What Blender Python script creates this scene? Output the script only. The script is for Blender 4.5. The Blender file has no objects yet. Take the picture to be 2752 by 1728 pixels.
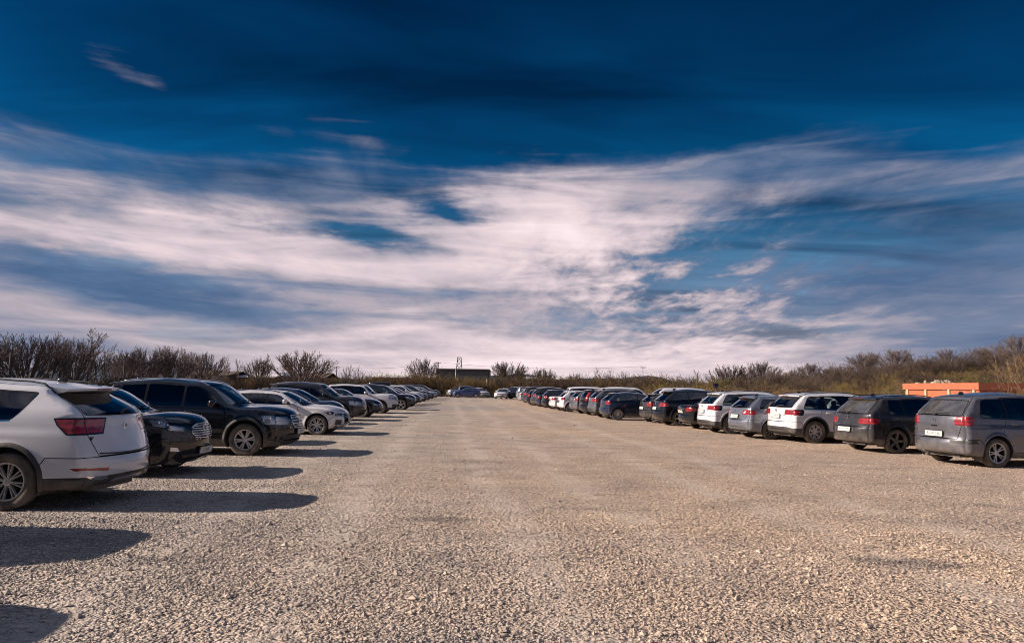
import bpy, math, random
import numpy as np
from mathutils import Vector, Matrix
from mathutils.geometry import delaunay_2d_cdt

R = math.radians
sc = bpy.context.scene
col = sc.collection

# ---------------------------------------------------------------- camera
CAM_H, PITCH, ROLL, FPX = 1.65, R(5.1), R(0.9), 1965.0
cam_d = bpy.data.cameras.new('camera')
cam = bpy.data.objects.new('camera', cam_d)
col.objects.link(cam)
cam_d.sensor_width = 36.0
cam_d.lens = FPX / 2752 * 36.0
cam_d.clip_start, cam_d.clip_end = 0.05, 20000
CAM_M = Matrix.Rotation(R(90) + PITCH, 4, 'X') @ Matrix.Rotation(ROLL, 4, 'Z')
CAM_M.translation = Vector((0, 0, CAM_H))
cam.matrix_world = CAM_M
sc.camera = cam

# ---------------------------------------------------------------- sun, sky, exposure
SUN_EL, SUN_AZ = R(27.5), R(-93.5)          # azimuth from +Y, clockwise: the sun stands to the left, a touch behind
sun_vec = Vector((math.sin(SUN_AZ) * math.cos(SUN_EL), math.cos(SUN_AZ) * math.cos(SUN_EL), math.sin(SUN_EL)))
sd = bpy.data.lights.new('sun', 'SUN')
sd.energy, sd.angle, sd.color = 4.3, R(0.5), (1.0, 0.85, 0.73)
so = bpy.data.objects.new('sun', sd)
so.rotation_euler = sun_vec.to_track_quat('Z', 'Y').to_euler()
so.location = (-20, -5, 30)
col.objects.link(so)
sc.view_settings.view_transform = 'Standard'
sc.view_settings.look = 'None'
sc.view_settings.gamma = 1.0
sc.view_settings.use_curve_mapping = False
sc.view_settings.exposure = 0.96
sc.cycles.max_bounces = 8
sc.cycles.transparent_max_bounces = 24
sc.cycles.use_denoising = True
sc.cycles.pixel_filter_type = 'BLACKMAN_HARRIS'
sc.cycles.filter_width = 1.0
sc.cycles.sample_clamp_indirect = 6.0


class NT:
    """small helper to write node trees"""
    def __init__(self, tree):
        self.t = tree
        tree.nodes.clear()

    def n(self, typ, **kw):
        nd = self.t.nodes.new(typ)
        for k, v in kw.items():
            if k.startswith('i_'):
                key = k[2:]
                nd.inputs[int(key) if key.isdigit() else key.replace('_', ' ')].default_value = v
            else:
                setattr(nd, k, v)
        return nd

    def l(self, a, b):
        self.t.links.new(a, b)

    def put(self, sock, v):
        if isinstance(v, bpy.types.NodeSocket):
            self.l(v, sock)
        elif isinstance(v, (tuple, list)) and sock.type == 'RGBA' and len(v) == 3:
            sock.default_value = (*v, 1)
        else:
            sock.default_value = v

    def m(self, op, a, b=0.0, c=0.0, clamp=False):
        nd = self.n('ShaderNodeMath', operation=op, use_clamp=clamp)
        self.put(nd.inputs[0], a); self.put(nd.inputs[1], b); self.put(nd.inputs[2], c)
        return nd.outputs[0]

    def vm(self, op, a, b=(0, 0, 0)):
        nd = self.n('ShaderNodeVectorMath', operation=op)
        self.put(nd.inputs[0], a); self.put(nd.inputs[1], b)
        return nd.outputs[0]

    def mix(self, f, a, b, blend='MIX'):
        nd = self.n('ShaderNodeMix', data_type='RGBA', blend_type=blend)
        self.put(nd.inputs[0], f); self.put(nd.inputs[6], a); self.put(nd.inputs[7], b)
        return nd.outputs[2]

    def comb(self, x, y, z):
        nd = self.n('ShaderNodeCombineXYZ')
        for i, v in enumerate((x, y, z)):
            self.put(nd.inputs[i], v)
        return nd.outputs[0]

    def smooth(self, v, a, b, x=0.0, y=1.0):
        nd = self.n('ShaderNodeMapRange', interpolation_type='SMOOTHSTEP')
        for i, q in enumerate((v, a, b, x, y)):
            self.put(nd.inputs[i], q)
        return nd.outputs[0]

    def noise(self, vec, scale=1.0, detail=4.0, rough=0.5, dist=0.0):
        nd = self.n('ShaderNodeTexNoise')
        self.put(nd.inputs['Vector'], vec)
        nd.inputs['Scale'].default_value = scale
        nd.inputs['Detail'].default_value = detail
        nd.inputs['Roughness'].default_value = rough
        nd.inputs['Distortion'].default_value = dist
        return nd.outputs[0]

    def ramp(self, v, stops, mode='LINEAR'):
        nd = self.n('ShaderNodeValToRGB')
        cr = nd.color_ramp
        cr.interpolation = mode
        while len(cr.elements) < len(stops):
            cr.elements.new(0.5)
        for e, (p, c) in zip(cr.elements, stops):
            e.position = p
            e.color = (*c, 1) if len(c) == 3 else c
        self.put(nd.inputs[0], v)
        return nd.outputs[0]


def px_dir(px, py):
    v = Vector(((px - 1376) / FPX, (864 - py) / FPX, -1.0))
    return (CAM_M.to_3x3() @ v).normalized()


def G(px, py, z=0.0):
    """point of the level plane at height z that shows at this pixel of the photograph"""
    d = px_dir(px, py)
    t = (z - CAM_H) / d.z
    return (d.x * t, d.y * t)


def AT(px, Y, py=1040):
    """x and z at depth Y on the ray through a pixel"""
    d = px_dir(px, py)
    t = Y / d.y
    return d.x * t, CAM_H + d.z * t


def build_world():
    w = bpy.data.worlds.new('World')
    sc.world = w
    w.use_nodes = True
    T = NT(w.node_tree)
    out = T.n('ShaderNodeOutputWorld')
    bg = T.n('ShaderNodeBackground', i_Strength=0.1)
    T.l(bg.outputs[0], out.inputs[0])
    sky = T.n('ShaderNodeTexSky', sky_type='NISHITA', sun_disc=False)
    sky.sun_elevation = SUN_EL
    sky.sun_rotation = SUN_AZ
    sky.altitude = 1500
    sky.air_density, sky.dust_density, sky.ozone_density = 1.0, 0.4, 3.0
    tc = T.n('ShaderNodeTexCoord')
    sep = T.n('ShaderNodeSeparateXYZ')
    T.l(tc.outputs['Generated'], sep.inputs[0])
    x, y, z = sep.outputs
    az = T.m('ARCTAN2', x, y)
    el = T.m('ARCSINE', z)
    zc = T.m('ADD', T.m('MAXIMUM', z, 0.0), 0.10)
    qx, qy = T.m('DIVIDE', x, zc), T.m('DIVIDE', y, zc)
    q = T.comb(qx, qy, 0.0)
    # deep polarised blue: the clear sky pulled towards navy
    blue = T.mix(1.0, sky.outputs[0], SKY_TINT, 'MULTIPLY')
    deep = T.ramp(el, [(0.0, (5.0, 0.62, 0.46)), (0.10, (3.4, 0.50, 0.36)), (0.20, (0.9, 0.36, 0.29)), (0.28, (0.07, 0.28, 0.28)), (0.36, (0.03, 0.19, 0.205)), (0.5, (0.02, 0.125, 0.15)), (0.9, (0.02, 0.11, 0.14))])
    blue = T.mix(1.0, blue, deep, 'MULTIPLY')
    # broad uneven veils inside the blue
    veil = T.noise(T.comb(T.m('MULTIPLY', qx, 0.8), T.m('MULTIPLY', qy, 2.2), 7.3), 1.0, 4.0, 0.5, 0.5)
    blue = T.mix(1.0, blue, T.ramp(veil, [(0.32, (0.55, 0.52, 0.56)), (0.5, (0.95, 0.95, 0.96)), (0.68, (1.5, 1.42, 1.32))]), 'MULTIPLY')

    wv = T.n('ShaderNodeTexNoise', i_Scale=1.0, i_Detail=5.0, i_Roughness=0.58)
    T.put(wv.inputs['Vector'], T.comb(T.m('MULTIPLY', az, 7.0), T.m('MULTIPLY', el, 26.0), 2.0))
    ws = T.n('ShaderNodeSeparateColor')
    T.l(wv.outputs[1], ws.inputs[0])
    azw = T.m('ADD', az, T.m('MULTIPLY', T.m('SUBTRACT', ws.outputs[0], 0.5), 0.22))
    elw = T.m('ADD', el, T.m('MULTIPLY', T.m('SUBTRACT', ws.outputs[1], 0.5), 0.075))

    def lump(a, e, sa, se, amp, slope=0.0):
        da = T.m('SUBTRACT', azw, R(a))
        de = T.m('SUBTRACT', T.m('SUBTRACT', elw, R(e)), T.m('MULTIPLY', da, slope))
        k = T.m('ADD', T.m('POWER', T.m('DIVIDE', da, R(sa)), 2.0), T.m('POWER', T.m('DIVIDE', de, R(se)), 2.0))
        return T.m('MULTIPLY', T.m('EXPONENT', T.m('MULTIPLY', k, -1.0)), amp)

    def total(items):
        s = None
        for it in items:
            v = lump(*it)
            s = v if s is None else T.m('ADD', s, v)
        return s
    # coverage by elevation, uneven with azimuth
    cov0 = T.n('ShaderNodeFloatCurve')
    cu = cov0.mapping.curves[0]
    for p, v in ((0.0, 0.86), (0.10, 0.80), (0.16, 0.66), (0.22, 0.58), (0.28, 0.42), (0.33, 0.16), (0.40, 0.06), (1.0, 0.05)):
        pass
    pts = [(0.0, 0.90), (0.08, 0.80), (0.15, 0.66), (0.21, 0.60), (0.265, 0.50), (0.31, 0.24), (0.38, 0.08), (1.0, 0.06)]
    cu.points[0].location = pts[0]
    cu.points[1].location = pts[-1]
    for p in pts[1:-1]:
        cu.points.new(*p)
    cov0.mapping.update()
    T.put(cov0.inputs['Value'], T.m('MAXIMUM', el, 0.0))
    # extra cloud cover added overhead, out of view, to lift the ground shadows
    overhead_fill = T.smooth(el, R(31), R(46))
    fill_cloud = T.smooth(T.noise(q, 0.55, 3.0, 0.5, 0.3), 0.28, 0.52, 0.55, 1.3)
    cov = T.m('ADD', T.m('ADD', cov0.outputs[0], total(SKY_LUMPS)), T.m('MULTIPLY', overhead_fill, fill_cloud))
    # streaks drawn out along the wind
    wob = T.noise(q, 0.8, 3.0, 0.55)
    q2 = T.comb(T.m('ADD', T.m('MULTIPLY', qx, 1.05), T.m('MULTIPLY', wob, 0.8)), T.m('ADD', T.m('MULTIPLY', qy, 0.62), T.m('MULTIPLY', wob, 0.5)), 1.7)
    n1 = T.noise(q2, 0.85, 7.0, 0.52, 0.5)
    n2 = T.noise(T.comb(T.m('MULTIPLY', az, 2.2), T.m('MULTIPLY', el, 22.0), 5.0), 1.5, 5.0, 0.5, 0.7)
    n3 = T.noise(T.comb(T.m('MULTIPLY', qx, 3.2), T.m('MULTIPLY', qy, 1.5), 9.0), 1.6, 6.0, 0.6, 0.3)
    nn = T.m('ADD', T.m('ADD', T.m('MULTIPLY', n1, 0.50), T.m('MULTIPLY', n2, 0.34)), T.m('MULTIPLY', n3, 0.16))
    nn = T.m('ADD', nn, T.m('MULTIPLY', T.m('MULTIPLY', T.m('SUBTRACT', n3, 0.5), 1.1), lump(14, 8, 11, 4.5, 0.9)))
    thr = T.m('SUBTRACT', 0.80, T.m('MULTIPLY', cov, 0.55))
    den = T.smooth(nn, T.m('SUBTRACT', thr, 0.15), T.m('ADD', thr, 0.15))
    # cloud colour: bright rose white where thick and lit, blue grey where thin or shaded
    lit = T.m('ADD', T.m('ADD', 0.44, T.m('MULTIPLY', overhead_fill, -0.21)), total(SKY_LIGHT))  # added overhead cover kept bluer to cool the shadows
    lit = T.m('ADD', lit, T.m('MULTIPLY', T.m('SUBTRACT', n2, 0.5), 0.9))
    lit = T.m('ADD', lit, T.m('MULTIPLY', T.m('SUBTRACT', n3, 0.5), T.m('ADD', 0.22, lump(14, 8, 11, 4.5, 1.8))))
    ccol = T.ramp(lit, [(0.0, (0.7, 1.3, 2.5)), (0.28, (1.7, 2.1, 3.2)), (0.52, (4.3, 3.8, 4.35)), (0.78, (7.6, 6.25, 6.6)), (1.0, (9.4, 7.9, 8.3))])
    ccol = T.mix(1.0, ccol, (SKY_CLOUD,) * 3, 'MULTIPLY')
    full = T.mix(den, blue, ccol)
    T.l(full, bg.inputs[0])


SKY_TINT = (0.10, 0.62, 0.95)
SKY_CLOUD = 0.56
# azimuth, elevation, spread in azimuth, spread in elevation (degrees), amount, slope
SKY_LUMPS = [(3, 12, 8, 4, 0.52), (-24, 10.0, 15, 1.9, 0.26, -0.03), (-12, 11.2, 6.5, 1.2, -0.52, -0.10), (-5.5, 13.6, 5.5, 0.9, -0.42, -0.08), (-2.5, 5.0, 5.5, 0.6, -0.32), (-27, 15.5, 13, 2.5, -0.10),
             (16, 16.2, 12, 1.3, 0.34, 0.20), (13, 7.5, 9, 3.5, -0.14), (22, 4.6, 4, 0.6, -0.45, 0.05), (33, 11, 9, 5, 0.02), (-29, 21.2, 5, 1.6, 0.36, -0.15), (0, 25, 60, 6, -0.10)]
SKY_LIGHT = [(3, 12, 9, 4.5, 0.36), (-22, 10.2, 17, 2.0, 0.30, -0.02), (0, 1.8, 27, 3.0, 0.40), (-28, 6.6, 13, 1.2, -0.55, -0.16), (-27, 15.5, 15, 3.0, -0.34), (18, 17, 12, 2.5, -0.20), (12, 8, 9, 4, -0.14), (29, 10, 12, 6, -0.44), (27, 5, 8, 1.0, 0.16), (-34, 3, 8, 3, -0.12), (34, 2.5, 8, 3, -0.14)]
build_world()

# ---------------------------------------------------------------- basic builders


def tag(o, label=None, cat=None, group=None, kind=None):
    for k, v in (('label', label), ('category', cat), ('group', group), ('kind', kind)):
        if v:
            o[k] = v
    return o


def empty(name, loc=(0, 0, 0), rz=0.0):
    o = bpy.data.objects.new(name, None)
    o.empty_display_size = 0.3
    o.location = loc
    o.rotation_euler = (0, 0, rz)
    col.objects.link(o)
    return o


def mesh(name, V, F, mats=(), N=None, smooth=True, mi=None):
    me = bpy.data.meshes.new(name)
    V = np.asarray(V, dtype=np.float32).reshape(-1, 3)
    if isinstance(F, np.ndarray):
        F = np.asarray(F, dtype=np.int32)
        k = F.shape[1]
        me.vertices.add(len(V)); me.vertices.foreach_set('co', V.ravel())
        me.loops.add(F.size); me.loops.foreach_set('vertex_index', F.ravel())
        me.polygons.add(len(F)); me.polygons.foreach_set('loop_start', np.arange(0, F.size, k, dtype=np.int32))
        me.update(calc_edges=True)
        me.validate()
    else:
        me.from_pydata(V.tolist(), [], F)
        me.update()
    for m in mats:
        me.materials.append(m)
    if mi is not None:
        me.polygons.foreach_set('material_index', np.asarray(mi, dtype=np.int32))
    me.polygons.foreach_set('use_smooth', np.full(len(me.polygons), smooth))
    if N is not None and len(N) == len(me.vertices):
        me.normals_split_custom_set_from_vertices(np.asarray(N, dtype=np.float32).tolist())
    return me


def obj(name, me, parent=None, loc=(0, 0, 0), rot=(0, 0, 0)):
    o = bpy.data.objects.new(name, me)
    o.location = loc
    o.rotation_euler = rot
    if parent is not None:
        o.parent = parent
    col.objects.link(o)
    return o


class MB:
    """collects simple solids into one mesh"""
    def __init__(self):
        self.V, self.F = [], []

    def add(self, V, F):
        b = len(self.V)
        self.V += [tuple(v) for v in V]
        self.F += [tuple(i + b for i in f) for f in F]
        return self

    def box(self, x0, x1, y0, y1, z0, z1, top=None):
        V = [(x0, y0, z0), (x1, y0, z0), (x1, y1, z0), (x0, y1, z0), (x0, y0, z1), (x1, y0, z1), (x1, y1, z1), (x0, y1, z1)]
        if top:  # inset of the upper face
            a, b = top
            V[4:] = [(x0 + a, y0 + b, z1), (x1 - a, y0 + b, z1), (x1 - a, y1 - b, z1), (x0 + a, y1 - b, z1)]
        return self.add(V, [(0, 3, 2, 1), (4, 5, 6, 7), (0, 1, 5, 4), (1, 2, 6, 5), (2, 3, 7, 6), (3, 0, 4, 7)])

    def tube(self, pts, r, n=6, cap=True):
        P = [Vector(p) for p in pts]
        rs = r if isinstance(r, (list, tuple)) else [r] * len(P)
        V, F = [], []
        up = Vector((0.01, 0.02, 1))
        for i, p in enumerate(P):
            t = (P[min(i + 1, len(P) - 1)] - P[max(i - 1, 0)]).normalized()
            a = t.cross(up if abs(t.z) < 0.95 else Vector((1, 0, 0))).normalized()
            b = t.cross(a)
            for k in range(n):
                q = 2 * math.pi * k / n
                V.append(p + (a * math.cos(q) + b * math.sin(q)) * rs[i])
        for i in range(len(P) - 1):
            for k in range(n):
                F.append((i * n + k, i * n + (k + 1) % n, (i + 1) * n + (k + 1) % n, (i + 1) * n + k))
        if cap:
            F.append(tuple(range(n - 1, -1, -1)))
            F.append(tuple(range((len(P) - 1) * n, len(P) * n)))
        return self.add(V, F)

    def lathe(self, prof, n=28, axis='y', c=(0, 0, 0)):
        """prof: (radius, position along the axis)"""
        V, F = [], []
        for r, h in prof:
            for k in range(n):
                q = 2 * math.pi * k / n
                a, b = r * math.cos(q), r * math.sin(q)
                p = {'y': (a, h, b), 'z': (a, b, h), 'x': (h, a, b)}[axis]
                V.append((p[0] + c[0], p[1] + c[1], p[2] + c[2]))
        for i in range(len(prof) - 1):
            for k in range(n):
                F.append((i * n + k, i * n + (k + 1) % n, (i + 1) * n + (k + 1) % n, (i + 1) * n + k))
        return self.add(V, F)

    def sup(self, c, r, e=0.55, nu=14, nv=8, rz=0.0):
        """superellipsoid"""
        V, F = [], []

        def pw(v):
            return math.copysign(abs(v) ** e, v)
        cz, sz = math.cos(rz), math.sin(rz)
        for j in range(nv + 1):
            p = -math.pi / 2 + math.pi * j / nv
            for i in range(nu):
                q = 2 * math.pi * i / nu
                x, y, z = r[0] * pw(math.cos(p)) * pw(math.cos(q)), r[1] * pw(math.cos(p)) * pw(math.sin(q)), r[2] * pw(math.sin(p))
                V.append((c[0] + x * cz - y * sz, c[1] + x * sz + y * cz, c[2] + z))
        for j in range(nv):
            for i in range(nu):
                F.append((j * nu + i, j * nu + (i + 1) % nu, (j + 1) * nu + (i + 1) % nu, (j + 1) * nu + i))
        return self.add(V, F)

    def me(self, name, mat, smooth=False):
        return mesh(name, self.V, self.F, [mat] if not isinstance(mat, (list, tuple)) else mat, smooth=smooth)


# ---------------------------------------------------------------- materials
def princ(name, color, rough=0.5, metal=0.0, coat=0.0, spec=0.5, dust=0.0, dust_col=(0.33, 0.28, 0.23), dust_z=0.55, mottle=0.0, mscale=8.0, bump=0.0, bscale=60.0, flake=False):
    m = bpy.data.materials.new(name)
    m.use_nodes = True
    T = NT(m.node_tree)
    out = T.n('ShaderNodeOutputMaterial')
    b = T.n('ShaderNodeBsdfPrincipled')
    T.l(b.outputs[0], out.inputs[0])
    tc = T.n('ShaderNodeTexCoord')
    o = tc.outputs['Object']
    c = (*color, 1)
    b.inputs['Base Color'].default_value = c
    b.inputs['Roughness'].default_value = rough
    b.inputs['Metallic'].default_value = metal
    b.inputs['Coat Weight'].default_value = coat
    b.inputs['Coat Roughness'].default_value = 0.04
    b.inputs['Specular IOR Level'].default_value = spec
    cs = None
    if mottle:
        n = T.noise(o, mscale, 5.0, 0.6)
        cs = T.mix(1.0, c, T.ramp(n, [(0.25, (1 - mottle,) * 3), (0.75, (1 + mottle,) * 3)]), 'MULTIPLY')
    if dust:
        sp = T.n('ShaderNodeSeparateXYZ')
        T.l(o, sp.inputs[0])
        n = T.noise(T.vm('MULTIPLY', o, (7, 7, 3)), 1.0, 5.0, 0.65)
        h = T.smooth(sp.outputs[2], dust_z + 0.35, 0.15, 0.0, 1.0)
        base = T.smooth(n, 0.42, 0.75, 0.06, 0.25)
        f = T.m('MULTIPLY', T.m('ADD', T.m('MULTIPLY', T.m('MULTIPLY', h, h), T.smooth(n, 0.2, 0.7)), base), dust, clamp=True)
        cs = T.mix(f, cs if cs is not None else c, dust_col)
        T.l(T.m('ADD', rough, T.m('MULTIPLY', f, 0.5)), b.inputs['Roughness'])
        T.l(T.m('MULTIPLY', T.m('SUBTRACT', 1.0, f, clamp=True), metal), b.inputs['Metallic'])
        if coat:
            T.l(T.m('MULTIPLY', T.m('SUBTRACT', 1.0, T.m('MULTIPLY', f, 1.2), clamp=True), coat), b.inputs['Coat Weight'])
    if cs is not None:
        T.l(cs, b.inputs['Base Color'])
    if bump:
        bp = T.n('ShaderNodeBump', i_Strength=bump, i_Distance=0.02)
        T.l(T.noise(o, bscale, 4.0, 0.6), bp.inputs['Height'])
        T.l(bp.outputs[0], b.inputs['Normal'])
    return m


def glass(name, tint, dust=0.0, base=0.05):
    m = bpy.data.materials.new(name)
    m.use_nodes = True
    T = NT(m.node_tree)
    out = T.n('ShaderNodeOutputMaterial')
    tr = T.n('ShaderNodeBsdfTransparent')
    tr.inputs[0].default_value = (*tint, 1)
    gl = T.n('ShaderNodeBsdfGlossy', i_Roughness=0.03)
    gl.inputs[0].default_value = (0.95, 0.97, 1, 1)
    lw = T.n('ShaderNodeFresnel', i_IOR=1.52)
    f = T.m('ADD', T.m('MULTIPLY', lw.outputs[0], 1.25), base, clamp=True)
    mx = T.n('ShaderNodeMixShader')
    T.l(f, mx.inputs[0]); T.l(tr.outputs[0], mx.inputs[1]); T.l(gl.outputs[0], mx.inputs[2])
    last = mx.outputs[0]
    if dust:
        tc = T.n('ShaderNodeTexCoord')
        n = T.noise(T.vm('MULTIPLY', tc.outputs['Object'], (5, 5, 3)), 1.0, 5.0, 0.65)
        df = T.n('ShaderNodeBsdfDiffuse')
        df.inputs[0].default_value = (0.36, 0.33, 0.30, 1)
        m2 = T.n('ShaderNodeMixShader')
        T.l(T.m('MULTIPLY', T.smooth(n, 0.3, 0.75, 0.35, 1.0), dust), m2.inputs[0])
        T.l(last, m2.inputs[1]); T.l(df.outputs[0], m2.inputs[2])
        last = m2.outputs[0]
    T.l(last, out.inputs[0])
    return m


M = {}
M['tyre'] = princ('tyre_rubber', (0.022, 0.021, 0.022), 0.78, dust=0.75, dust_col=(0.20, 0.17, 0.14), dust_z=0.3, bump=0.4, bscale=90)
M['dark'] = princ('dark_hub', (0.018, 0.018, 0.02), 0.6, metal=0.3)
M['alloy'] = princ('alloy_silver', (0.62, 0.62, 0.64), 0.28, metal=0.85, dust=0.4, dust_z=0.3)
M['alloy_dark'] = princ('alloy_two_tone', (0.09, 0.09, 0.10), 0.3, metal=0.7, dust=0.3)
M['disc'] = princ('brake_disc', (0.22, 0.20, 0.19), 0.45, metal=0.8)
M['plastic'] = princ('black_plastic', (0.026, 0.027, 0.030), 0.55, dust=0.35, dust_z=0.35)
M['trim'] = princ('gloss_black_trim', (0.010, 0.010, 0.012), 0.2, coat=0.3)
M['chrome'] = princ('chrome', (0.78, 0.78, 0.80), 0.12, metal=1.0)
M['gap'] = princ('panel_gap', (0.006, 0.006, 0.007), 0.9, spec=0.1)
M['cloth'] = princ('dark_cabin_cloth', (0.030, 0.030, 0.033), 0.85, mottle=0.3)
M['cloth2'] = princ('grey_seat_cloth', (0.095, 0.092, 0.095), 0.85, mottle=0.3)
M['shade'] = princ('silver_sunshade', (0.40, 0.37, 0.42), 0.45, metal=0.25)
M['paper'] = princ('white_sheet', (0.70, 0.70, 0.68), 0.7)
M['glass'] = glass('car_glass', (0.50, 0.57, 0.57))
M['glass_dark'] = glass('tinted_glass', (0.05, 0.06, 0.07))
M['glass_dusty'] = glass('dusty_glass', (0.22, 0.27, 0.28), dust=0.20, base=0.14)
M['lens'] = glass('clear_lens', (0.85, 0.88, 0.90), base=0.06)
M['lampback'] = princ('lamp_reflector', (0.62, 0.64, 0.68), 0.28, metal=0.6)
M['lampdark'] = princ('lamp_housing', (0.05, 0.05, 0.06), 0.3, metal=0.4)
M['plate'] = princ('plate_white', (0.58, 0.58, 0.55), 0.45, mottle=0.08, mscale=30)
M['ink'] = princ('plate_black', (0.02, 0.02, 0.025), 0.5)
M['fog'] = princ('fog_lamp', (0.75, 0.76, 0.78), 0.15, metal=0.3, coat=0.6)


def red_lamp():
    m = bpy.data.materials.new('red_lens')
    m.use_nodes = True
    T = NT(m.node_tree)
    out = T.n('ShaderNodeOutputMaterial')
    b = T.n('ShaderNodeBsdfPrincipled')
    T.l(b.outputs[0], out.inputs[0])
    tc = T.n('ShaderNodeTexCoord')
    w = T.n('ShaderNodeTexWave', wave_type='BANDS', bands_direction='Z')
    w.inputs['Scale'].default_value = 4.0
    w.inputs['Distortion'].default_value = 1.0
    T.l(tc.outputs['Object'], w.inputs['Vector'])
    n = T.noise(tc.outputs['Object'], 14.0, 3.0)
    f = T.m('ADD', T.m('MULTIPLY', w.outputs['Fac'], 0.28), T.m('MULTIPLY', n, 0.85))
    c = T.ramp(f, [(0.2, (0.07, 0.003, 0.006)), (0.55, (0.22, 0.006, 0.010)), (0.9, (0.42, 0.016, 0.018))])
    T.l(c, b.inputs['Base Color'])
    b.inputs['Roughness'].default_value = 0.22
    b.inputs['Coat Weight'].default_value = 1.0
    b.inputs['Coat Roughness'].default_value = 0.03
    return m


M['red'] = red_lamp()
PAINTS = {}


def paint(key):
    if key in PAINTS:
        return PAINTS[key]
    P = {'white': ((0.58, 0.58, 0.615), 0.28, 0.0, 0.14), 'pearl': ((0.64, 0.62, 0.635), 0.28, 0.05, 0.14), 'black': ((0.005, 0.006, 0.010), 0.2, 0.0, 0.05),
         'navy': ((0.010, 0.022, 0.055), 0.28, 0.3, 0.18), 'grey': ((0.12, 0.125, 0.15), 0.3, 0.5, 0.35), 'dark_grey': ((0.020, 0.021, 0.027), 0.28, 0.25, 0.42),
         'silver': ((0.40, 0.41, 0.45), 0.28, 0.6, 0.25), 'steel': ((0.17, 0.185, 0.225), 0.28, 0.6, 0.25), 'blue': ((0.012, 0.035, 0.16), 0.28, 0.2, 0.3),
         'brown_grey': ((0.105, 0.108, 0.13), 0.3, 0.5, 0.5)}[key]
    c, r, me, d = P
    PAINTS[key] = princ('paint_' + key, c, r, metal=me, coat=1.0, spec=0.5 if max(c) > 0.1 else 0.15, dust=d, dust_z=0.5)
    return PAINTS[key]

# ---------------------------------------------------------------- cars
def inpoly(P, poly):
    x, y = P[:, 0], P[:, 1]
    c = np.zeros(len(P), bool)
    n = len(poly)
    for i in range(n):
        x0, y0 = poly[i]
        x1, y1 = poly[(i + 1) % n]
        if y0 == y1:
            continue
        k = (y0 > y) != (y1 > y)
        c ^= k & (x < (x1 - x0) * (y - y0) / (y1 - y0) + x0)
    return c


def seg_dist(P, A):
    """distance of points to a polyline, with the nearest segment"""
    a, b = A[:-1], A[1:]
    d = b - a
    L2 = (d ** 2).sum(1) + 1e-12
    t = ((P[:, None, :] - a[None]) * d[None]).sum(2) / L2[None]
    t = np.clip(t, 0, 1)
    q = a[None] + t[..., None] * d[None]
    D = np.sqrt(((P[:, None, :] - q) ** 2).sum(2))
    k = D.argmin(1)
    i = np.arange(len(P))
    return D[i, k], k


def spline(C, per=7):
    """smooth curve through rows of C, spaced by the first two columns"""
    C = np.asarray(C, float)
    d = np.sqrt(((C[1:, :2] - C[:-1, :2]) ** 2).sum(1)) ** 0.6
    t = np.concatenate([[0], np.cumsum(d)])
    m = np.zeros_like(C)
    m[1:-1] = ((C[2:] - C[1:-1]) / (t[2:] - t[1:-1])[:, None] * (t[1:-1] - t[:-2])[:, None] + (C[1:-1] - C[:-2]) / (t[1:-1] - t[:-2])[:, None] * (t[2:] - t[1:-1])[:, None]) / (t[2:] - t[:-2])[:, None]
    m[0] = (C[1] - C[0]) / d[0]
    m[-1] = (C[-1] - C[-2]) / d[-1]
    out, kn = [], [0]
    for i in range(len(C) - 1):
        u = np.linspace(0, 1, per, endpoint=False)[:, None]
        h = d[i]
        out.append((2 * u**3 - 3 * u**2 + 1) * C[i] + (u**3 - 2 * u**2 + u) * h * m[i] + (-2 * u**3 + 3 * u**2) * C[i + 1] + (u**3 - u**2) * h * m[i + 1])
        kn.append((i + 1) * per)
    out.append(C[-1:])
    return np.vstack(out), kn


def chaikin(poly, n=2):
    P = [np.array(p, float) for p in poly]
    for _ in range(n):
        Q = []
        for i in range(len(P)):
            a, b = P[i], P[(i + 1) % len(P)]
            Q += [a * 0.75 + b * 0.25, a * 0.25 + b * 0.75]
        P = Q
    return [tuple(p) for p in P]


def rounded(poly, r=0.05, n=4):
    """outline with its sharp corners rounded off"""
    P = [np.array(p, float) for p in poly]
    out = []
    for i in range(len(P)):
        a, b, c = P[i - 1], P[i], P[(i + 1) % len(P)]
        u, v = a - b, c - b
        lu, lv = np.linalg.norm(u), np.linalg.norm(v)
        if lu < 1e-6 or lv < 1e-6:
            continue
        if np.dot(u, v) / (lu * lv) < -0.93:
            out.append(tuple(b))
            continue
        p, q = b + u / lu * min(r, lu * 0.45), b + v / lv * min(r, lv * 0.45)
        for t in np.linspace(0, 1, n + 1):
            out.append(tuple((1 - t) ** 2 * p + 2 * t * (1 - t) * b + t * t * q))
    return out


def smoothstep(a, b, x):
    t = np.clip((x - a) / (b - a), 0, 1)
    return t * t * (3 - 2 * t)


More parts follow.
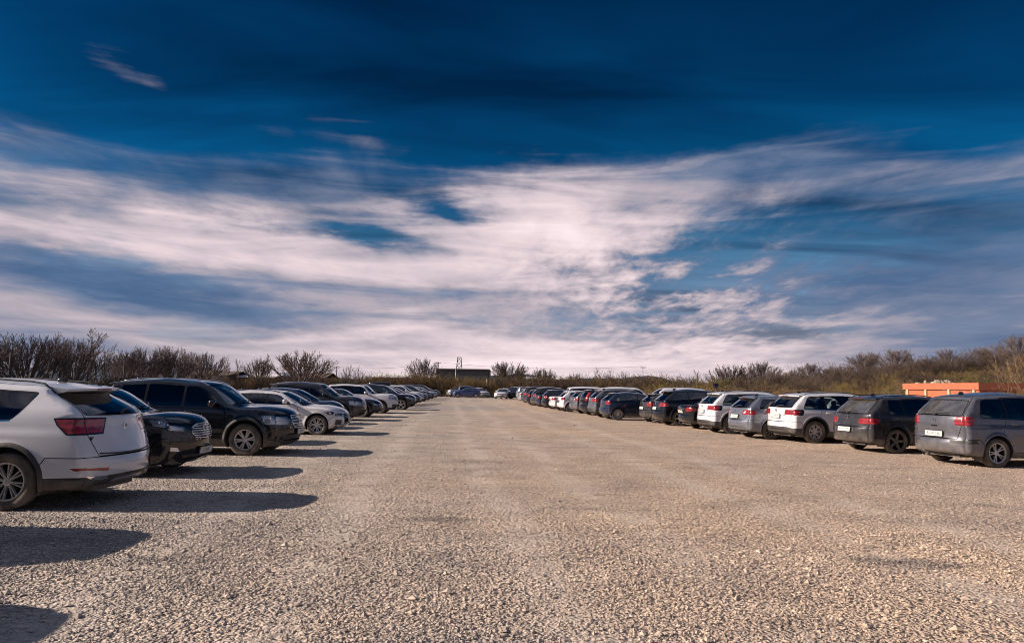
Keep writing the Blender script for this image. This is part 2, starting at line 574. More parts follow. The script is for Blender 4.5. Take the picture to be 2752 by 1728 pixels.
class Body:
    def __init__(s, d):
        s.d = d
        tags, rows = {}, []
        for i, r in enumerate(d['prof']):
            if len(r) > 5:
                tags[r[5]] = i
            rows.append(r[:5])
        s.C, kn = spline(rows)
        dl = np.sqrt(((s.C[1:, :2] - s.C[:-1, :2]) ** 2).sum(1))
        s.s = np.concatenate([[0], np.cumsum(dl)])
        s.tag = {k: s.s[kn[i]] for k, i in tags.items()}
        s.L, s.hw = d['L'], d['hw']
        s.E = s.C[:, :2] + s.C[:, 2:4]
        s.er = s.C[:, 4]
        dE = s.E[1:] - s.E[:-1]
        s.En = np.stack([-dE[:, 1], dE[:, 0]], 1) / (np.sqrt((dE ** 2).sum(1))[:, None] + 1e-9)
        s.ys = None
        s.ys = s.W(s.E)
        k = 2
        s.ys = np.convolve(np.pad(s.ys, k, 'edge'), np.ones(2 * k + 1) / (2 * k + 1), 'valid')

    def belt(s, x):
        b0, b1 = s.d['belt']      # height at the rear end and at the front of the cabin
        return b0 + (b1 - b0) * np.clip(x / (s.L * 0.75), 0, 1.2)

    def W0(s, P):
        d = s.d
        x, z = P[:, 0], P[:, 1]
        zb = s.belt(x)
        y = s.hw * (1 - 0.035 * ((z - 0.62) / 0.42) ** 2) - 0.09 * np.clip((0.38 - z) / 0.2, 0, 1.5) ** 2
        # shoulder crease and hollow of the doors
        zc = d.get('crease', 0.80) + 0.03 * (1 - x / s.L)
        y = y - 0.013 * smoothstep(zc - 0.012, zc + 0.03, z) - 0.016 * np.exp(-((z - 0.50) / 0.09) ** 2) * smoothstep(0.3, 1.2, x) * smoothstep(s.L - 0.2, s.L - 1.2, x)
        yu = s.hw * 0.952 - (z - zb) * d.get('tumble', 0.36) - 0.05 * np.clip(z - zb, 0, 1) ** 2 - 0.022 * ((x - s.L * 0.43) / 1.2) ** 2 * smoothstep(0, 0.4, z - zb)
        k = 0.02
        h = np.clip(0.5 + 0.5 * (y - yu) / k, 0, 1)
        y = y * (1 - h) + yu * h - k * h * (1 - h)
        # plan taper
        xf = np.clip((x - (s.L - 1.05)) / 1.05, 0, 1.2)
        xr = np.clip((0.95 - x) / 0.95, 0, 1.2)
        y = y * (1 - d.get('tf', 0.09) * xf ** 2.2) * (1 - d.get('tr', 0.06) * xr ** 2.2)
        # flared arches
        for xw in d['wheels']:
            r = np.sqrt((x - xw) ** 2 + (z - d['wr']) ** 2)
            y = y + d.get('flare', 0.022) * np.exp(-((r - d['ra']) / 0.055) ** 2) * (z > 0.1)
        return y

    def W(s, P):
        P = np.asarray(P, float)
        y = s.W0(P)
        D, k = seg_dist(P, s.E)
        r = s.er[k]
        q = np.clip(r - D, 0, r)
        y = y - (r - np.sqrt(np.maximum(r * r - q * q, 0)))
        if s.ys is not None:
            e = D < 1e-5
            if e.any():                      # the rim shared with the top surface
                k2 = np.minimum(k + 1, len(s.E) - 1)
                seg = s.E[k2] - s.E[k]
                t = np.clip(((P - s.E[k]) * seg).sum(1) / ((seg ** 2).sum(1) + 1e-12), 0, 1)
                y = np.where(e, s.ys[k] * (1 - t) + s.ys[k2] * t, y)
        return y

    def side_n(s, P):
        e = 0.004
        gx = (s.W0(P + [e, 0]) - s.W0(P - [e, 0])) / (2 * e)
        gz = (s.W0(P + [0, e]) - s.W0(P - [0, e])) / (2 * e)
        D, k = seg_dist(P, s.E)
        r = s.er[k]
        q = np.clip(r - D, 0, r * 0.985)
        sl = np.minimum(q / np.sqrt(np.maximum(r * r - q * q, 1e-9)), 2.2)
        n = np.stack([-gx + s.En[k, 0] * sl, np.ones(len(P)), -gz + s.En[k, 1] * sl], 1)
        return n / np.linalg.norm(n, axis=1)[:, None]

    def top(s, sv, y):
        f = lambda c: np.interp(sv, s.s, c)
        ys = f(s.ys)
        t = np.clip(np.abs(y) / ys, 0, 1)
        b = t ** 2.3
        return np.stack([f(s.C[:, 0]) + f(s.C[:, 2]) * b, y, f(s.C[:, 1]) + f(s.C[:, 3]) * b], 1)

    def top_n(s, sv, y):
        e = 0.012
        a = s.top(np.clip(sv + e, 0, s.s[-1]), y) - s.top(np.clip(sv - e, 0, s.s[-1]), y)
        b = s.top(sv, y + e) - s.top(sv, y - e)
        n = np.cross(a, b)
        n /= np.linalg.norm(n, axis=1)[:, None] + 1e-9
        ys = np.interp(sv, s.s, s.ys)
        t = np.abs(y) / ys
        n[:, 1] += np.sign(y) * 0.55 * smoothstep(0.90, 1.0, t)
        return n / np.linalg.norm(n, axis=1)[:, None]

    def sr(s, z):
        """profile length at height z going up the rear"""
        zz = s.C[:, 1]
        i = np.argmax(zz >= z)
        if i == 0:
            return 0.0
        return float(np.interp(z, [zz[i - 1], zz[i]], [s.s[i - 1], s.s[i]]))

    def sf(s, z):
        zz = s.C[::-1, 1]
        i = np.argmax(zz >= z)
        ss = s.s[::-1]
        if i == 0:
            return float(ss[0])
        return float(np.interp(z, [zz[i - 1], zz[i]], [ss[i - 1], ss[i]]))

    def etop(s, x):
        """upper edge of the side at x (cabin)"""
        a, b = s.tag['rw0'], s.tag['ws0']
        k = (s.s >= a) & (s.s <= b)
        e = s.E[k]
        o = np.argsort(e[:, 0])
        return np.interp(x, e[o, 0], e[o, 1])


def chart(domain, polys, lines, grid, extra=None, lw=0.006):
    """constrained triangulation of a flat domain; returns points, triangles and the region of each triangle.
    polys: (name, outline), first hit wins; name None is a hole. lines: polylines that become thin gaps"""
    V, Ed = [], []

    def ring(p, closed=True):
        b = len(V)
        V.extend([Vector((float(q[0]), float(q[1]))) for q in p])
        n = len(p)
        Ed.extend([(b + i, b + (i + 1) % n) for i in range(n if closed else n - 1)])
    ring(domain)
    for nm, p in polys:
        ring(p)
    for ln in lines:
        ln = np.asarray(ln, float)
        t = np.gradient(ln, axis=0)
        t /= np.linalg.norm(t, axis=1)[:, None] + 1e-9
        nn = np.stack([-t[:, 1], t[:, 0]], 1) * lw
        ring(ln + nn, False)
        ring(ln - nn, False)
    D = np.asarray(domain, float)
    lo, hi = D.min(0), D.max(0)
    gx, gy = np.meshgrid(np.arange(lo[0] + grid / 2, hi[0], grid), np.arange(lo[1] + grid / 2, hi[1], grid))
    gx[1::2] += grid / 2
    Gp = np.stack([gx.ravel(), gy.ravel()], 1)
    Gp = Gp[inpoly(Gp, D)]
    if extra is not None:
        Gp = np.vstack([Gp, extra[inpoly(extra, D)]])
    V.extend([Vector((float(a), float(b))) for a, b in Gp])
    o = delaunay_2d_cdt(V, Ed, [], 0, 1e-5, False)
    P = np.array([tuple(v) for v in o[0]])
    T = np.array(o[2])
    c = P[T].mean(1)
    reg = np.full(len(T), -1)
    ins = inpoly(c, D)
    names = []
    for nm, p in polys:
        if nm not in names:
            names.append(nm)
        h = inpoly(c, p) & (reg == -1)
        reg[h] = names.index(nm)
    names.append('panel_gap')
    for ln in lines:
        dd, _ = seg_dist(c, np.asarray(ln, float))
        h = (dd < lw * 0.99) & ((reg == -1) | np.isin(reg, [i for i, q in enumerate(names) if q and q.split('#')[0] in PAINTED]))
        reg[h] = len(names) - 1
    names.append('body')
    reg[reg == -1] = len(names) - 1
    keep = ins & np.array([names[r] is not None for r in reg])
    a = P[T]
    area = np.abs(np.cross(a[:, 1] - a[:, 0], a[:, 2] - a[:, 0]))
    keep &= area > 1e-9
    T, reg = T[keep], reg[keep]
    cr = np.cross(P[T[:, 1]] - P[T[:, 0]], P[T[:, 2]] - P[T[:, 0]])
    T[cr < 0] = T[cr < 0][:, ::-1]
    return P, T, [names[r] for r in reg]


SIDED = {'tail_lamp', 'headlamp', 'tail_lamp_trim', 'wheel_arch_trim', 'sill_trim', 'reflector', 'fog_lamp', 'exhaust_trim', 'tail_lamp_lens', 'window_trim', 'rubbing_strip', 'belt_moulding'}
ENDED = {'wheel_arch_trim', 'bumper_trim'}


def compact(V, N, F):
    u, inv = np.unique(F, return_inverse=True)
    return V[u], N[u], inv.reshape(F.shape)


PAINTED = {'body', 'door', 'tailgate', 'bonnet', 'boot_lid', 'front_bumper', 'rear_bumper'}
PARTMAT = {'window': 'glass', 'windscreen': 'glass', 'rear_window': 'glass', 'window_trim': 'trim', 'panel_gap': 'gap', 'sill_trim': 'plastic', 'bumper_trim': 'plastic', 'wheel_arch_trim': 'plastic',
           'tail_lamp': 'red', 'headlamp': 'lens', 'grille': 'trim', 'lower_grille': 'plastic', 'reflector': 'red', 'fog_lamp': 'fog', 'brake_lamp': 'red', 'plate_recess': 'plastic', 'tail_lamp_trim': 'trim',
           'tail_lamp_lens': 'fog', 'chrome_strip': 'chrome', 'skid_plate': 'alloy', 'exhaust_trim': 'chrome', 'rubbing_strip': 'plastic', 'boot_handle': 'gap', 'belt_moulding': 'chrome'}


def hatch_profile(L, H, zbt, rw0, rw1, ws1, ws0, hf, nose=0.0, roofx=None, deck=None, spoil=0.0):
    """side outline from the lower edge of the rear bumper over the roof to the lower edge of the front bumper"""
    rx = roofx if roofx else (rw1[0] + ws1[0]) / 2
    P = [(0.26, 0.27, 0.02, 0, 0.05), (0.07, 0.32, 0.14, 0, 0.08), (0.0, 0.46, 0.20, 0, 0.10), (0.01, zbt - 0.05, 0.19, 0, 0.10), (0.055, zbt + 0.03, 0.16, 0, 0.08)]
    if deck:                                         # boot
        P += [(deck[0] - 0.05, deck[1] - 0.16, 0.15, 0, 0.07), (deck[0] + 0.01, deck[1] - 0.03, 0.14, -0.01, 0.06), (deck[0] + 0.10, deck[1], 0.12, -0.02, 0.05, 'deck'),
              (rw0[0] - 0.06, rw0[1] - 0.01, 0.10, -0.03, 0.05), (rw0[0] + 0.03, rw0[1] + 0.03, 0.10, -0.02, 0.05, 'rw0'), (*rw1, 0.04, -0.04, 0.05, 'rw1'), (rw1[0] + 0.28, rw1[1] + 0.07, 0.01, -0.05, 0.05, 'roof0')]
    else:
        P += [(rw0[0] - 0.03, rw0[1] - 0.14, 0.14, 0, 0.07), (*rw0, 0.13, 0, 0.06, 'rw0'), (*rw1, 0.10, -0.015, 0.05, 'rw1'), (rw1[0] + 0.10, rw1[1] + 0.075, 0.06, -0.03, 0.05, 'roof0')]
    P += [((P[-1][0] + rx) / 2, H - 0.028, 0, -0.062, 0.065), (rx, H, 0, -0.065, 0.065), ((rx + ws1[0]) / 2, (H + ws1[1]) / 2 + 0.018, -0.01, -0.06, 0.06),
          (*ws1, -0.03, -0.045, 0.05, 'ws1'), (*ws0, -0.17, -0.03, 0.05, 'ws0'), (ws0[0] + 0.12, ws0[1] - 0.035, -0.11, -0.05, 0.05, 'cowl'),
          ((ws0[0] + L - 0.1) / 2 + 0.05, (ws0[1] + hf) / 2 + 0.02, -0.07, -0.06, 0.05), (L - 0.26, hf, -0.14, -0.04, 0.06, 'hoodf'), (L - 0.09 + nose * 0.3, hf - 0.11, -0.24, -0.02, 0.09),
          (L - 0.015, hf - 0.27, -0.29, 0, 0.12), (L, 0.46, -0.29, 0, 0.12), (L - 0.05, 0.32, -0.27, 0, 0.10), (L - 0.22, 0.21, -0.2, 0, 0.06)]
    return P


_mesh_cache = {}


def wheel_meshes(r, w, style, rr):
    key = (r, w, style, rr)
    if key in _mesh_cache:
        return _mesh_cache[key]
    h = w / 2
    t = MB().lathe([(rr * r, -h * 0.8), (0.86 * r, -h), (0.955 * r, -h * 0.93), (0.992 * r, -h * 0.72), (r, -h * 0.4), (r, h * 0.4), (0.992 * r, h * 0.72), (0.955 * r, h * 0.93), (0.86 * r, h), (0.78 * r, h * 0.97), (rr * r, h * 0.8)], 40)
    tyre = t.me('tyre', M['tyre'], True)
    R0 = rr * r
    d = MB().lathe([(0.0, -0.02), (R0 * 0.55, -0.02), (R0 * 0.58, -0.03)], 28).lathe([(R0 * 0.96, h * 0.70), (R0 * 0.93, -0.03), (R0 * 0.90, -h), (0.0, -h)], 32)
    drum = d.me('wheel', M['dark'], True)
    s = MB().lathe([(R0 * 1.02, h * 0.78), (R0 * 1.0, h * 0.88), (R0 * 0.93, h * 0.84), (R0 * 0.90, h * 0.55)], 40)
    n, twin, wd, y0 = {'twin5': (5, 0.17, 0.014, 0.50), 'twin10': (8, 0.11, 0.010, 0.5), 'ten': (10, 0.0, 0.018, 0.55), 'seven': (7, 0.16, 0.019, 0.5), 'five': (5, 0.0, 0.042, 0.5), 'six': (6, 0.14, 0.022, 0.5), 'mesh': (9, 0.15, 0.013, 0.55)}[style]
    for i in range(n):
        for sgn in ((-1, 1) if twin else (0,)):
            a0 = 2 * math.pi * i / n + sgn * twin * 0.75 + 0.3
            a1 = 2 * math.pi * i / n + sgn * twin * 1.05 + 0.3
            p0 = (0.17 * R0 * math.cos(a0), 0.17 * R0 * math.sin(a0))
            p1 = (0.94 * R0 * math.cos(a1), 0.94 * R0 * math.sin(a1))
            dx, dz = p1[0] - p0[0], p1[1] - p0[1]
            q = math.hypot(dx, dz)
            nx, nz = -dz / q, dx / q
            V = []
            for (px, pz), ww, yy in ((p0, wd * 1.15, h * y0), (p1, wd * 0.95, h * 0.74)):
                V += [(px + nx * ww, yy - 0.03, pz + nz * ww), (px - nx * ww, yy - 0.03, pz - nz * ww), (px - nx * ww * 0.6, yy + 0.006, pz - nz * ww * 0.6), (px + nx * ww * 0.6, yy + 0.006, pz + nz * ww * 0.6)]
            s.add(V, [(0, 1, 2, 3), (4, 7, 6, 5), (0, 4, 5, 1), (1, 5, 6, 2), (2, 6, 7, 3), (3, 7, 4, 0)])
    s.lathe([(R0 * 0.24, h * 0.30), (R0 * 0.23, h * 0.56), (R0 * 0.15, h * 0.60), (R0 * 0.13, h * 0.54), (0.0, h * 0.55)], 20)
    rim = s.me('rim', M['alloy'], False)
    _mesh_cache[key] = (drum, tyre, rim)
    return _mesh_cache[key]


def text_mesh(txt, size, mat):
    key = ('text', txt, size)
    if key not in _mesh_cache:
        cu = bpy.data.curves.new('lettering', 'FONT')
        cu.body, cu.size, cu.align_x, cu.align_y = txt, size, 'CENTER', 'CENTER'
        cu.resolution_u = 2
        o = bpy.data.objects.new('lettering', cu)
        me = bpy.data.meshes.new_from_object(o)
        bpy.data.objects.remove(o)
        bpy.data.curves.remove(cu)
        me.materials.clear()
        me.materials.append(mat)
        me.name = 'lettering'
        _mesh_cache[key] = me
    return _mesh_cache[key]


def build_model(d):
    """returns a list of parts: (name, mesh, painted?, parent index or None, location, rotation)"""
    B = Body(d)
    L, hw = d['L'], d['hw']
    wr, ra = d['wr'], d['ra']
    xR, xF = d['wheels']
    grid = d.get('grid', 0.075)
    acc = {}

    def put(key, V, N, F):
        acc.setdefault(key, []).append((V, N, F))
    # ---------------- the side
    sill = 0.225
    dom = [tuple(p) for p in B.E] + [(xF + ra * 0.99, sill - 0.01), (xF - ra, sill - 0.025), (xR + ra, sill - 0.02), (xR - ra * 0.97, sill + 0.02)]
    polys = []
    for xw in (xR, xF):
        polys.append((None, [(xw + ra * math.cos(t), wr + ra * math.sin(t)) for t in np.linspace(R(-40), R(220), 34)] + [(xw - ra * 0.8, 0.02), (xw + ra * 0.8, 0.02)]))
    # glasshouse
    m0 = d.get('wmargin', 0.075)
    xa_b, xa_t = d['dlo_r']                          # rear end of the side glass, at the belt and at the top
    bz = lambda x: float(B.belt(np.array([x]))[0]) + 0.025
    tz = lambda x: float(B.etop(x)) - m0
    xf = B.L
    for x in np.linspace(1.5, L, 300):
        if x > d['xB'] + 0.3 and tz(x) - 0.03 < bz(x) + 0.05:
            xf = x
            break
    bars = [q for q in (d.get('xC'), d['xB']) if q]

    def pane(x0b, x0t, x1, last=False, front=False):
        xs = np.linspace(x0t, x1 if not front else xf, 14)
        top = [(x, tz(x) - (0.03 * smoothstep(xf - 0.7, xf, x))) for x in xs]
        bot = [(x1 if not front else xf + 0.02, bz(x1 if not front else xf)), (x0b, bz(x0b))]
        return top + bot
    panes = []
    g = 0.030
    lim = [(xa_b, xa_t)] + [(q + g, q + g) for q in bars]
    ends = [q - g for q in bars] + [None]
    for (b, t), e in zip(lim, ends):
        p = pane(b, t, e, front=e is None)
        panes.append(p)
    full = pane(xa_b, xa_t, None, front=True)
    for i, p in enumerate(panes):
        dark = d.get('tint') and i < len(panes) - 1
        q = rounded(p, d.get('round_r', 0.10) if i == 0 else 0.035)
        polys.append(('window%s#%d' % ('_dark' if dark else '', i), q))
    fc = np.mean(np.array(full), 0)
    ft = np.array(full)
    out_t = []
    gg = 0.020
    for p in full:
        dx = -gg if p[0] < xa_t + 0.1 else (gg if p[0] > xf - 0.1 else 0)
        dz = gg if p[1] > fc[1] else -gg
        out_t.append((p[0] + dx, p[1] + dz))
    if d.get('wchrome'):
        xs = np.linspace(xa_b + 0.02, xf + 0.02, 14)
        polys.append(('belt_moulding', [(x, bz(x) - 0.014) for x in xs] + [(x, bz(x) - 0.032) for x in xs[::-1]]))
    polys.append(('window_trim', rounded(out_t, d.get('round_r', 0.10) + 0.01)))
    rim_z = lambda x: tz(x) + 0.035
    # lamps and trim on the flanks
    for nm, p in d.get('side', []):
        polys.append((nm, p))
    if d.get('clad'):
        ck = d['clad']
        for xw in (xR, xF):
            polys.append(('wheel_arch_trim', [(xw + (ra + 0.055) * math.cos(t), wr + (ra + 0.055) * math.sin(t)) for t in np.linspace(R(-50), R(230), 36)]))
        polys.append(('sill_trim', [(xR, 0.05), (xF, 0.05), (xF, sill + ck), (xR, sill + ck)]))
        polys.append(('bumper_trim', [(-0.3, 0), (xR, 0), (xR, sill + ck + 0.08), (-0.3, sill + ck + 0.09)]))
        polys.append(('bumper_trim', [(xF, 0), (L + 0.3, 0), (L + 0.3, sill + ck), (xF, sill + ck)]))
    zbt, zfb = d['zbt'], d['zfb']
    polys.append(('rear_bumper', [(-0.3, 0.0), (xR - ra * 0.7, 0.0), (xR - ra * 0.93, wr + 0.16), (xR - ra * 1.15, zbt), (-0.3, zbt)]))
    polys.append(('front_bumper', [(xF + ra * 0.7, 0), (L + 0.3, 0), (L + 0.3, zfb + 0.02), (xF + ra * 1.25, zfb), (xF + ra * 0.93, wr + 0.14)]))
    # doors
    xB, xFd = d['xB'], d['xFd']
    xRd = d['xRd']
    zd = sill + 0.10
    fr = [(x, rim_z(x)) for x in np.linspace(xB, xf - 0.02, 12)]
    fdoor = [(xB, zd), (xB, rim_z(xB))] + fr[1:] + [(xf + 0.06, bz(xf) + 0.02), (xFd, bz(xf) - 0.10), (xFd + 0.02, 0.55), (xFd - 0.04, zd)]
    arc = [(xR + (ra + 0.05) * math.cos(t), wr + (ra + 0.05) * math.sin(t)) for t in np.linspace(R(5), R(70), 8)]
    rd = [(xB, zd)] + [(xR + ra + 0.06, zd)] + arc + [(xRd, bz(xRd) - 0.06)] + [(x, rim_z(x)) for x in np.linspace(max(xRd, xa_t + 0.02), xB, 8)]
    if d.get('doors', 5) >= 4:
        polys.append(('door#r', rd))
    polys.append(('door#f', fdoor))
    lines = []
    if d.get('lines', True):
        def dense(p):
            p = np.asarray(p, float)
            o = [p[0]]
            for a, b in zip(p[:-1], p[1:]):
                k = max(1, int(np.linalg.norm(b - a) / 0.06))
                o += [a + (b - a) * i / k for i in range(1, k + 1)]
            return np.array(o)
        lines.append(dense([(xB, rim_z(xB)), (xB, zd), (xFd - 0.04, zd), (xFd + 0.02, 0.55), (xFd, bz(xf) - 0.10), (xf + 0.06, bz(xf) + 0.0)]))
        lines.append(dense([(xB - 0.02, zd)] + rd[1:-1]))
        lines.append(dense([(0.12, zbt), (xR - ra * 1.15, zbt), (xR - ra * 0.94, wr + 0.17)]))
        lines.append(dense([(xF + ra * 0.95, wr + 0.14), (xF + ra * 1.25, zfb), (L - 0.32, zfb + 0.01)]))
    rings = []
    step = 2
    for q in (0.08, 0.30, 0.62, 1.0):
        rings.append(B.E[:-1:step] - B.En[::step] * (B.er[:-1:step] * q)[:, None])
    for xw in (xR, xF):
        for dr in (0.03, 0.06, 0.10):
            t = np.linspace(R(-20), R(200), 24)
            rings.append(np.stack([xw + (ra + dr) * np.cos(t), wr + (ra + dr) * np.sin(t)], 1))
    P, T, names = chart(dom, polys, lines, grid, np.vstack(rings))
    Y = B.W(P)
    N = B.side_n(P)
    names = np.array(names)
    for nm in set(names):
        F = T[names == nm]
        u, inv = np.unique(F, return_inverse=True)
        F2 = inv.reshape(F.shape)
        V = np.stack([P[u, 0], Y[u], P[u, 1]], 1)
        n = N[u]
        base = nm.split('#')[0]
        off = {'window': -0.004, 'window_dark': -0.004, 'panel_gap': -0.006, 'wheel_arch_trim': 0.008, 'sill_trim': 0.006}.get(base, 0.0)
        V = V + n * off
        for sg in (1, -1):
            k = nm + ('L' if sg > 0 else 'R') if ('#' in nm or base in SIDED) else nm
            Fs = F2[:, ::-1] if sg > 0 else F2
            if base in ENDED:
                fr_ = V[F2].mean(1)[:, 0] > L / 2
                for en, sel in (('F', fr_), ('B', ~fr_)):
                    if sel.any():
                        put(k + en, *compact(V * [1, sg, 1], n * [1, sg, 1], Fs[sel]))
            else:
                put(k, V * [1, sg, 1], n * [1, sg, 1], Fs)
    # ---------------- top, front and rear
    ST, SR_, SF_ = B.tag, B.sr, B.sf
    half = list(zip(B.s, B.ys))
    dom2 = [(a, b) for a, b in half] + [(a, -b) for a, b in half[::-1]]
    polys2, lines2 = [], []
    ysf = lambda q: float(np.interp(q, B.s, B.ys))

    def rect_glass(name, a, b, mg, rnd=2):
        qs = np.linspace(a, b, 8)
        r = [(q, ysf(q) - mg) for q in qs]
        return (name, rounded(r + [(q, -y) for q, y in r[::-1]], 0.09 if rnd == 2 else 0.05))

    def yz(pts, f):
        return [(f(z), y) for y, z in pts]
    for nm, where, pts in d.get('ends', []):
        f = SR_ if where == 'r' else SF_
        p = yz(pts, f)
        polys2.append((nm, p))
        if nm.split('#')[0] in ('tail_lamp', 'headlamp', 'fog_lamp', 'reflector', 'tail_lamp_trim', 'tail_lamp_lens', 'exhaust_trim') or nm == 'rubbing_strip' or nm.endswith('#m'):
            polys2.append((nm.replace('#m', '') + '#n', [(a, -b) for a, b in p]))
    polys2.append(rect_glass('rear_window' + ('_dusty' if d.get('dusty') else ''), ST['rw0'] + 0.03, ST['rw1'] - 0.015, d.get('rwm', 0.085)))
    polys2.append(rect_glass('window_trim', ST['rw0'] + 0.005, ST['rw1'] + 0.01, d.get('rwm', 0.085) - 0.022))
    polys2.append(rect_glass('windscreen', ST['ws1'] + 0.03, ST['ws0'] - 0.02, 0.055, 1))
    polys2.append(('window_trim', [(ST['ws0'] - 0.01, -1.2), (ST['ws0'] - 0.01, 1.2), (ST['cowl'] - 0.02, 1.2), (ST['cowl'] - 0.02, -1.2)]))
    if d.get('clad'):
        a = SR_(sill + d['clad'] + 0.085)
        polys2.append(('bumper_trim', [(-0.1, -1.2), (a, -1.2), (a, 1.2), (-0.1, 1.2)]))
        a = SF_(sill + d['clad'] + 0.0)
        polys2.append(('bumper_trim', [(a, -1.2), (B.s[-1] + 0.1, -1.2), (B.s[-1] + 0.1, 1.2), (a, 1.2)]))
    a = SR_(zbt)
    polys2.append(('rear_bumper', [(-0.1, -1.2), (a, -1.2), (a, 1.2), (-0.1, 1.2)]))
    a2 = SF_(zfb)
    polys2.append(('front_bumper', [(a2, -1.2), (B.s[-1] + 0.1, -1.2), (B.s[-1] + 0.1, 1.2), (a2, 1.2)]))
    tgw = d.get('tgw', 0.70)
    if 'deck' in ST:
        e0, e1 = a + 0.012, ST['rw0'] - 0.05
        tp = [(e0, -tgw * 0.9), (SR_(d['tl'][1]), -tgw), (ST['deck'], -(ysf(ST['deck']) - 0.08)), (e1, -(ysf(e1) - 0.10))]
        polys2.append(('boot_lid', tp + [(q, -y) for q, y in tp[::-1]]))
    else:
        e1 = ST['roof0'] + 0.03
        tp = [(a + 0.012, -tgw * 0.86), (SR_(d['tl'][0]), -tgw), (SR_(d['tl'][1]), -tgw * 0.98), (ST['rw0'], -(ysf(ST['rw0']) - 0.035)), (e1, -(ysf(e1) - 0.03))]
        polys2.append(('tailgate', tp + [(q, -y) for q, y in tp[::-1]]))
    hb = SF_(d['hoodz'])
    hp = [(ST['cowl'], -(ysf(ST['cowl']) - 0.04)), ((ST['cowl'] + hb) / 2, -(ysf((ST['cowl'] + hb) / 2) - 0.04)), (ST['hoodf'], -(ysf(ST['hoodf']) - 0.05)), (hb, -d.get('hoodw', 0.52))]
    polys2.append(('bonnet', hp + [(q, -y) for q, y in hp[::-1]]))
    if d.get('lines', True):
        lines2.append(dense(tp + [(q, -y) for q, y in tp[::-1]] + [tp[0]]))
        lines2.append(dense(hp + [(q, -y) for q, y in hp[::-1]] + [hp[0]]))
        lines2.append(dense([(a, -ysf(a) + 0.01), (a, ysf(a) - 0.01)]))
    ex = []
    for q in (0.90, 0.97, 0.6, 0.3, 0.0):
        k = B.s[::2]
        yy = np.interp(k, B.s, B.ys) * q
        ex += [np.stack([k, yy], 1), np.stack([k, -yy], 1)]
    P, T, names = chart(dom2, polys2, lines2, grid, np.vstack(ex))
    V3 = B.top(P[:, 0], P[:, 1])
    N3 = B.top_n(P[:, 0], P[:, 1])
    chk = np.cross(V3[T[:, 1]] - V3[T[:, 0]], V3[T[:, 2]] - V3[T[:, 0]])
    flip = (chk * N3[T[:, 0]]).sum(1) < 0
    T[flip] = T[flip][:, ::-1]
    names = np.array(names)
    for nm in set(names):
        F = T[names == nm]
        u, inv = np.unique(F, return_inverse=True)
        F2 = inv.reshape(F.shape)
        base = nm.split('#')[0]
        off = {'windscreen': -0.004, 'rear_window': -0.004, 'panel_gap': -0.006, 'grille': -0.012, 'lower_grille': -0.015}.get(base, 0.0)
        V = V3[u] + N3[u] * off
        if base in SIDED and base != 'window_trim':
            for sd_, sel in (('L', V[F2].mean(1)[:, 1] > 0), ('R', V[F2].mean(1)[:, 1] <= 0)):
                if sel.any():
                    put(base + sd_, *compact(V, N3[u], F2[sel]))
        elif base in ENDED or base == 'window_trim':
            fr_ = V[F2].mean(1)[:, 0] > L / 2
            for en, sel in (('F', fr_), ('B', ~fr_)):
                if sel.any():
                    put(base + ('T' if base == 'window_trim' else '') + en, *compact(V, N3[u], F2[sel]))
        else:
            put(nm, V, N3[u], F2)
    # ---------------- join the pieces of each part
    parts, idx, wmesh = [], {}, []
    liner = []
    order = ['body'] + sorted(k for k in acc if k != 'body')
    for key in order:
        vs, ns, fs, b = [], [], [], 0
        for V, N, F in acc[key]:
            vs.append(V); ns.append(N); fs.append(F + b); b += len(V)
        V, N, F = np.vstack(vs), np.vstack(ns), np.vstack(fs)
        base = key.split('#')[0]
        base = base.rstrip('LRFBT')
        mk = PARTMAT.get(base)
        nm = base
        if base.startswith('window_dark'):
            nm, mk = 'window', 'glass_dark'
        if base == 'rear_window' and d.get('tint'):
            mk = 'glass_dark'
        if base == 'rear_window_dusty':
            nm, mk = 'rear_window', 'glass_dusty'
        V = V - [L / 2, 0, 0]
        if base in PAINTED or base in ('window_trim',):
            k = V[F].mean(1)[:, 2] > 0.45
            liner.append((V - N * 0.022, -N, F[k][:, ::-1]))
        if base == 'headlamp':
            me = mesh(nm, V, F, [M['lens']], N)
            parts.append([nm, me, False, None, (0, 0, 0), (0, 0, 0)])
            hi = len(parts) - 1
            parts.append(['lamp_bowl', mesh('lamp_bowl', V - N * 0.035, F, [M[d.get('lampback', 'lampback')]], N), False, hi, (0, 0, 0), (0, 0, 0)])
            c = V.mean(0)
            sg = 1 if c[1] > 0 else -1
            mb = MB()
            for k, rr in d.get('bulbs', ((0.40, 0.045), (0.68, 0.040))):
                fx = np.array(V)
                yq = np.quantile(np.abs(fx[:, 1]), k)
                near = fx[np.abs(np.abs(fx[:, 1]) - yq) < 0.05]
                p = near.mean(0)
                mb.sup((p[0] - 0.012, p[1], p[2]), (rr * 0.5, rr, rr * 0.9), 0.9, 12, 8)
            parts.append(['projector', mb.me('projector', M['chrome'], True), False, hi, (0, 0, 0), (0, 0, 0)])
            continue
        me = mesh(nm, V, F, [M[mk]] if mk else [M['trim']], N)
        parts.append([nm, me, base in PAINTED, None, (0, 0, 0), (0, 0, 0)])
        if base == 'door':
            sg = 1 if V[:, 1].mean() > 0 else -1
            isf = '#f' in key
            xh = (xB + 0.16) if isf else (d['xRd'] + 0.22)
            zh = float(B.belt(np.array([xh]))[0]) - 0.10
            yh = float(B.W(np.array([[xh, zh]]))[0])
            hm = MB().sup((xh - L / 2, sg * (yh + 0.016), zh), (0.095, 0.016, 0.017), 0.6, 12, 6).me('door_handle', M['chrome'] if d.get('chrome_handle') else M['trim'], True)
            parts.append(['door_handle', hm, not d.get('chrome_handle'), len(parts) - 1, (0, 0, 0), (0, 0, 0)])
    # inner lining of the shell
    vs, ns, fs, b = [], [], [], 0
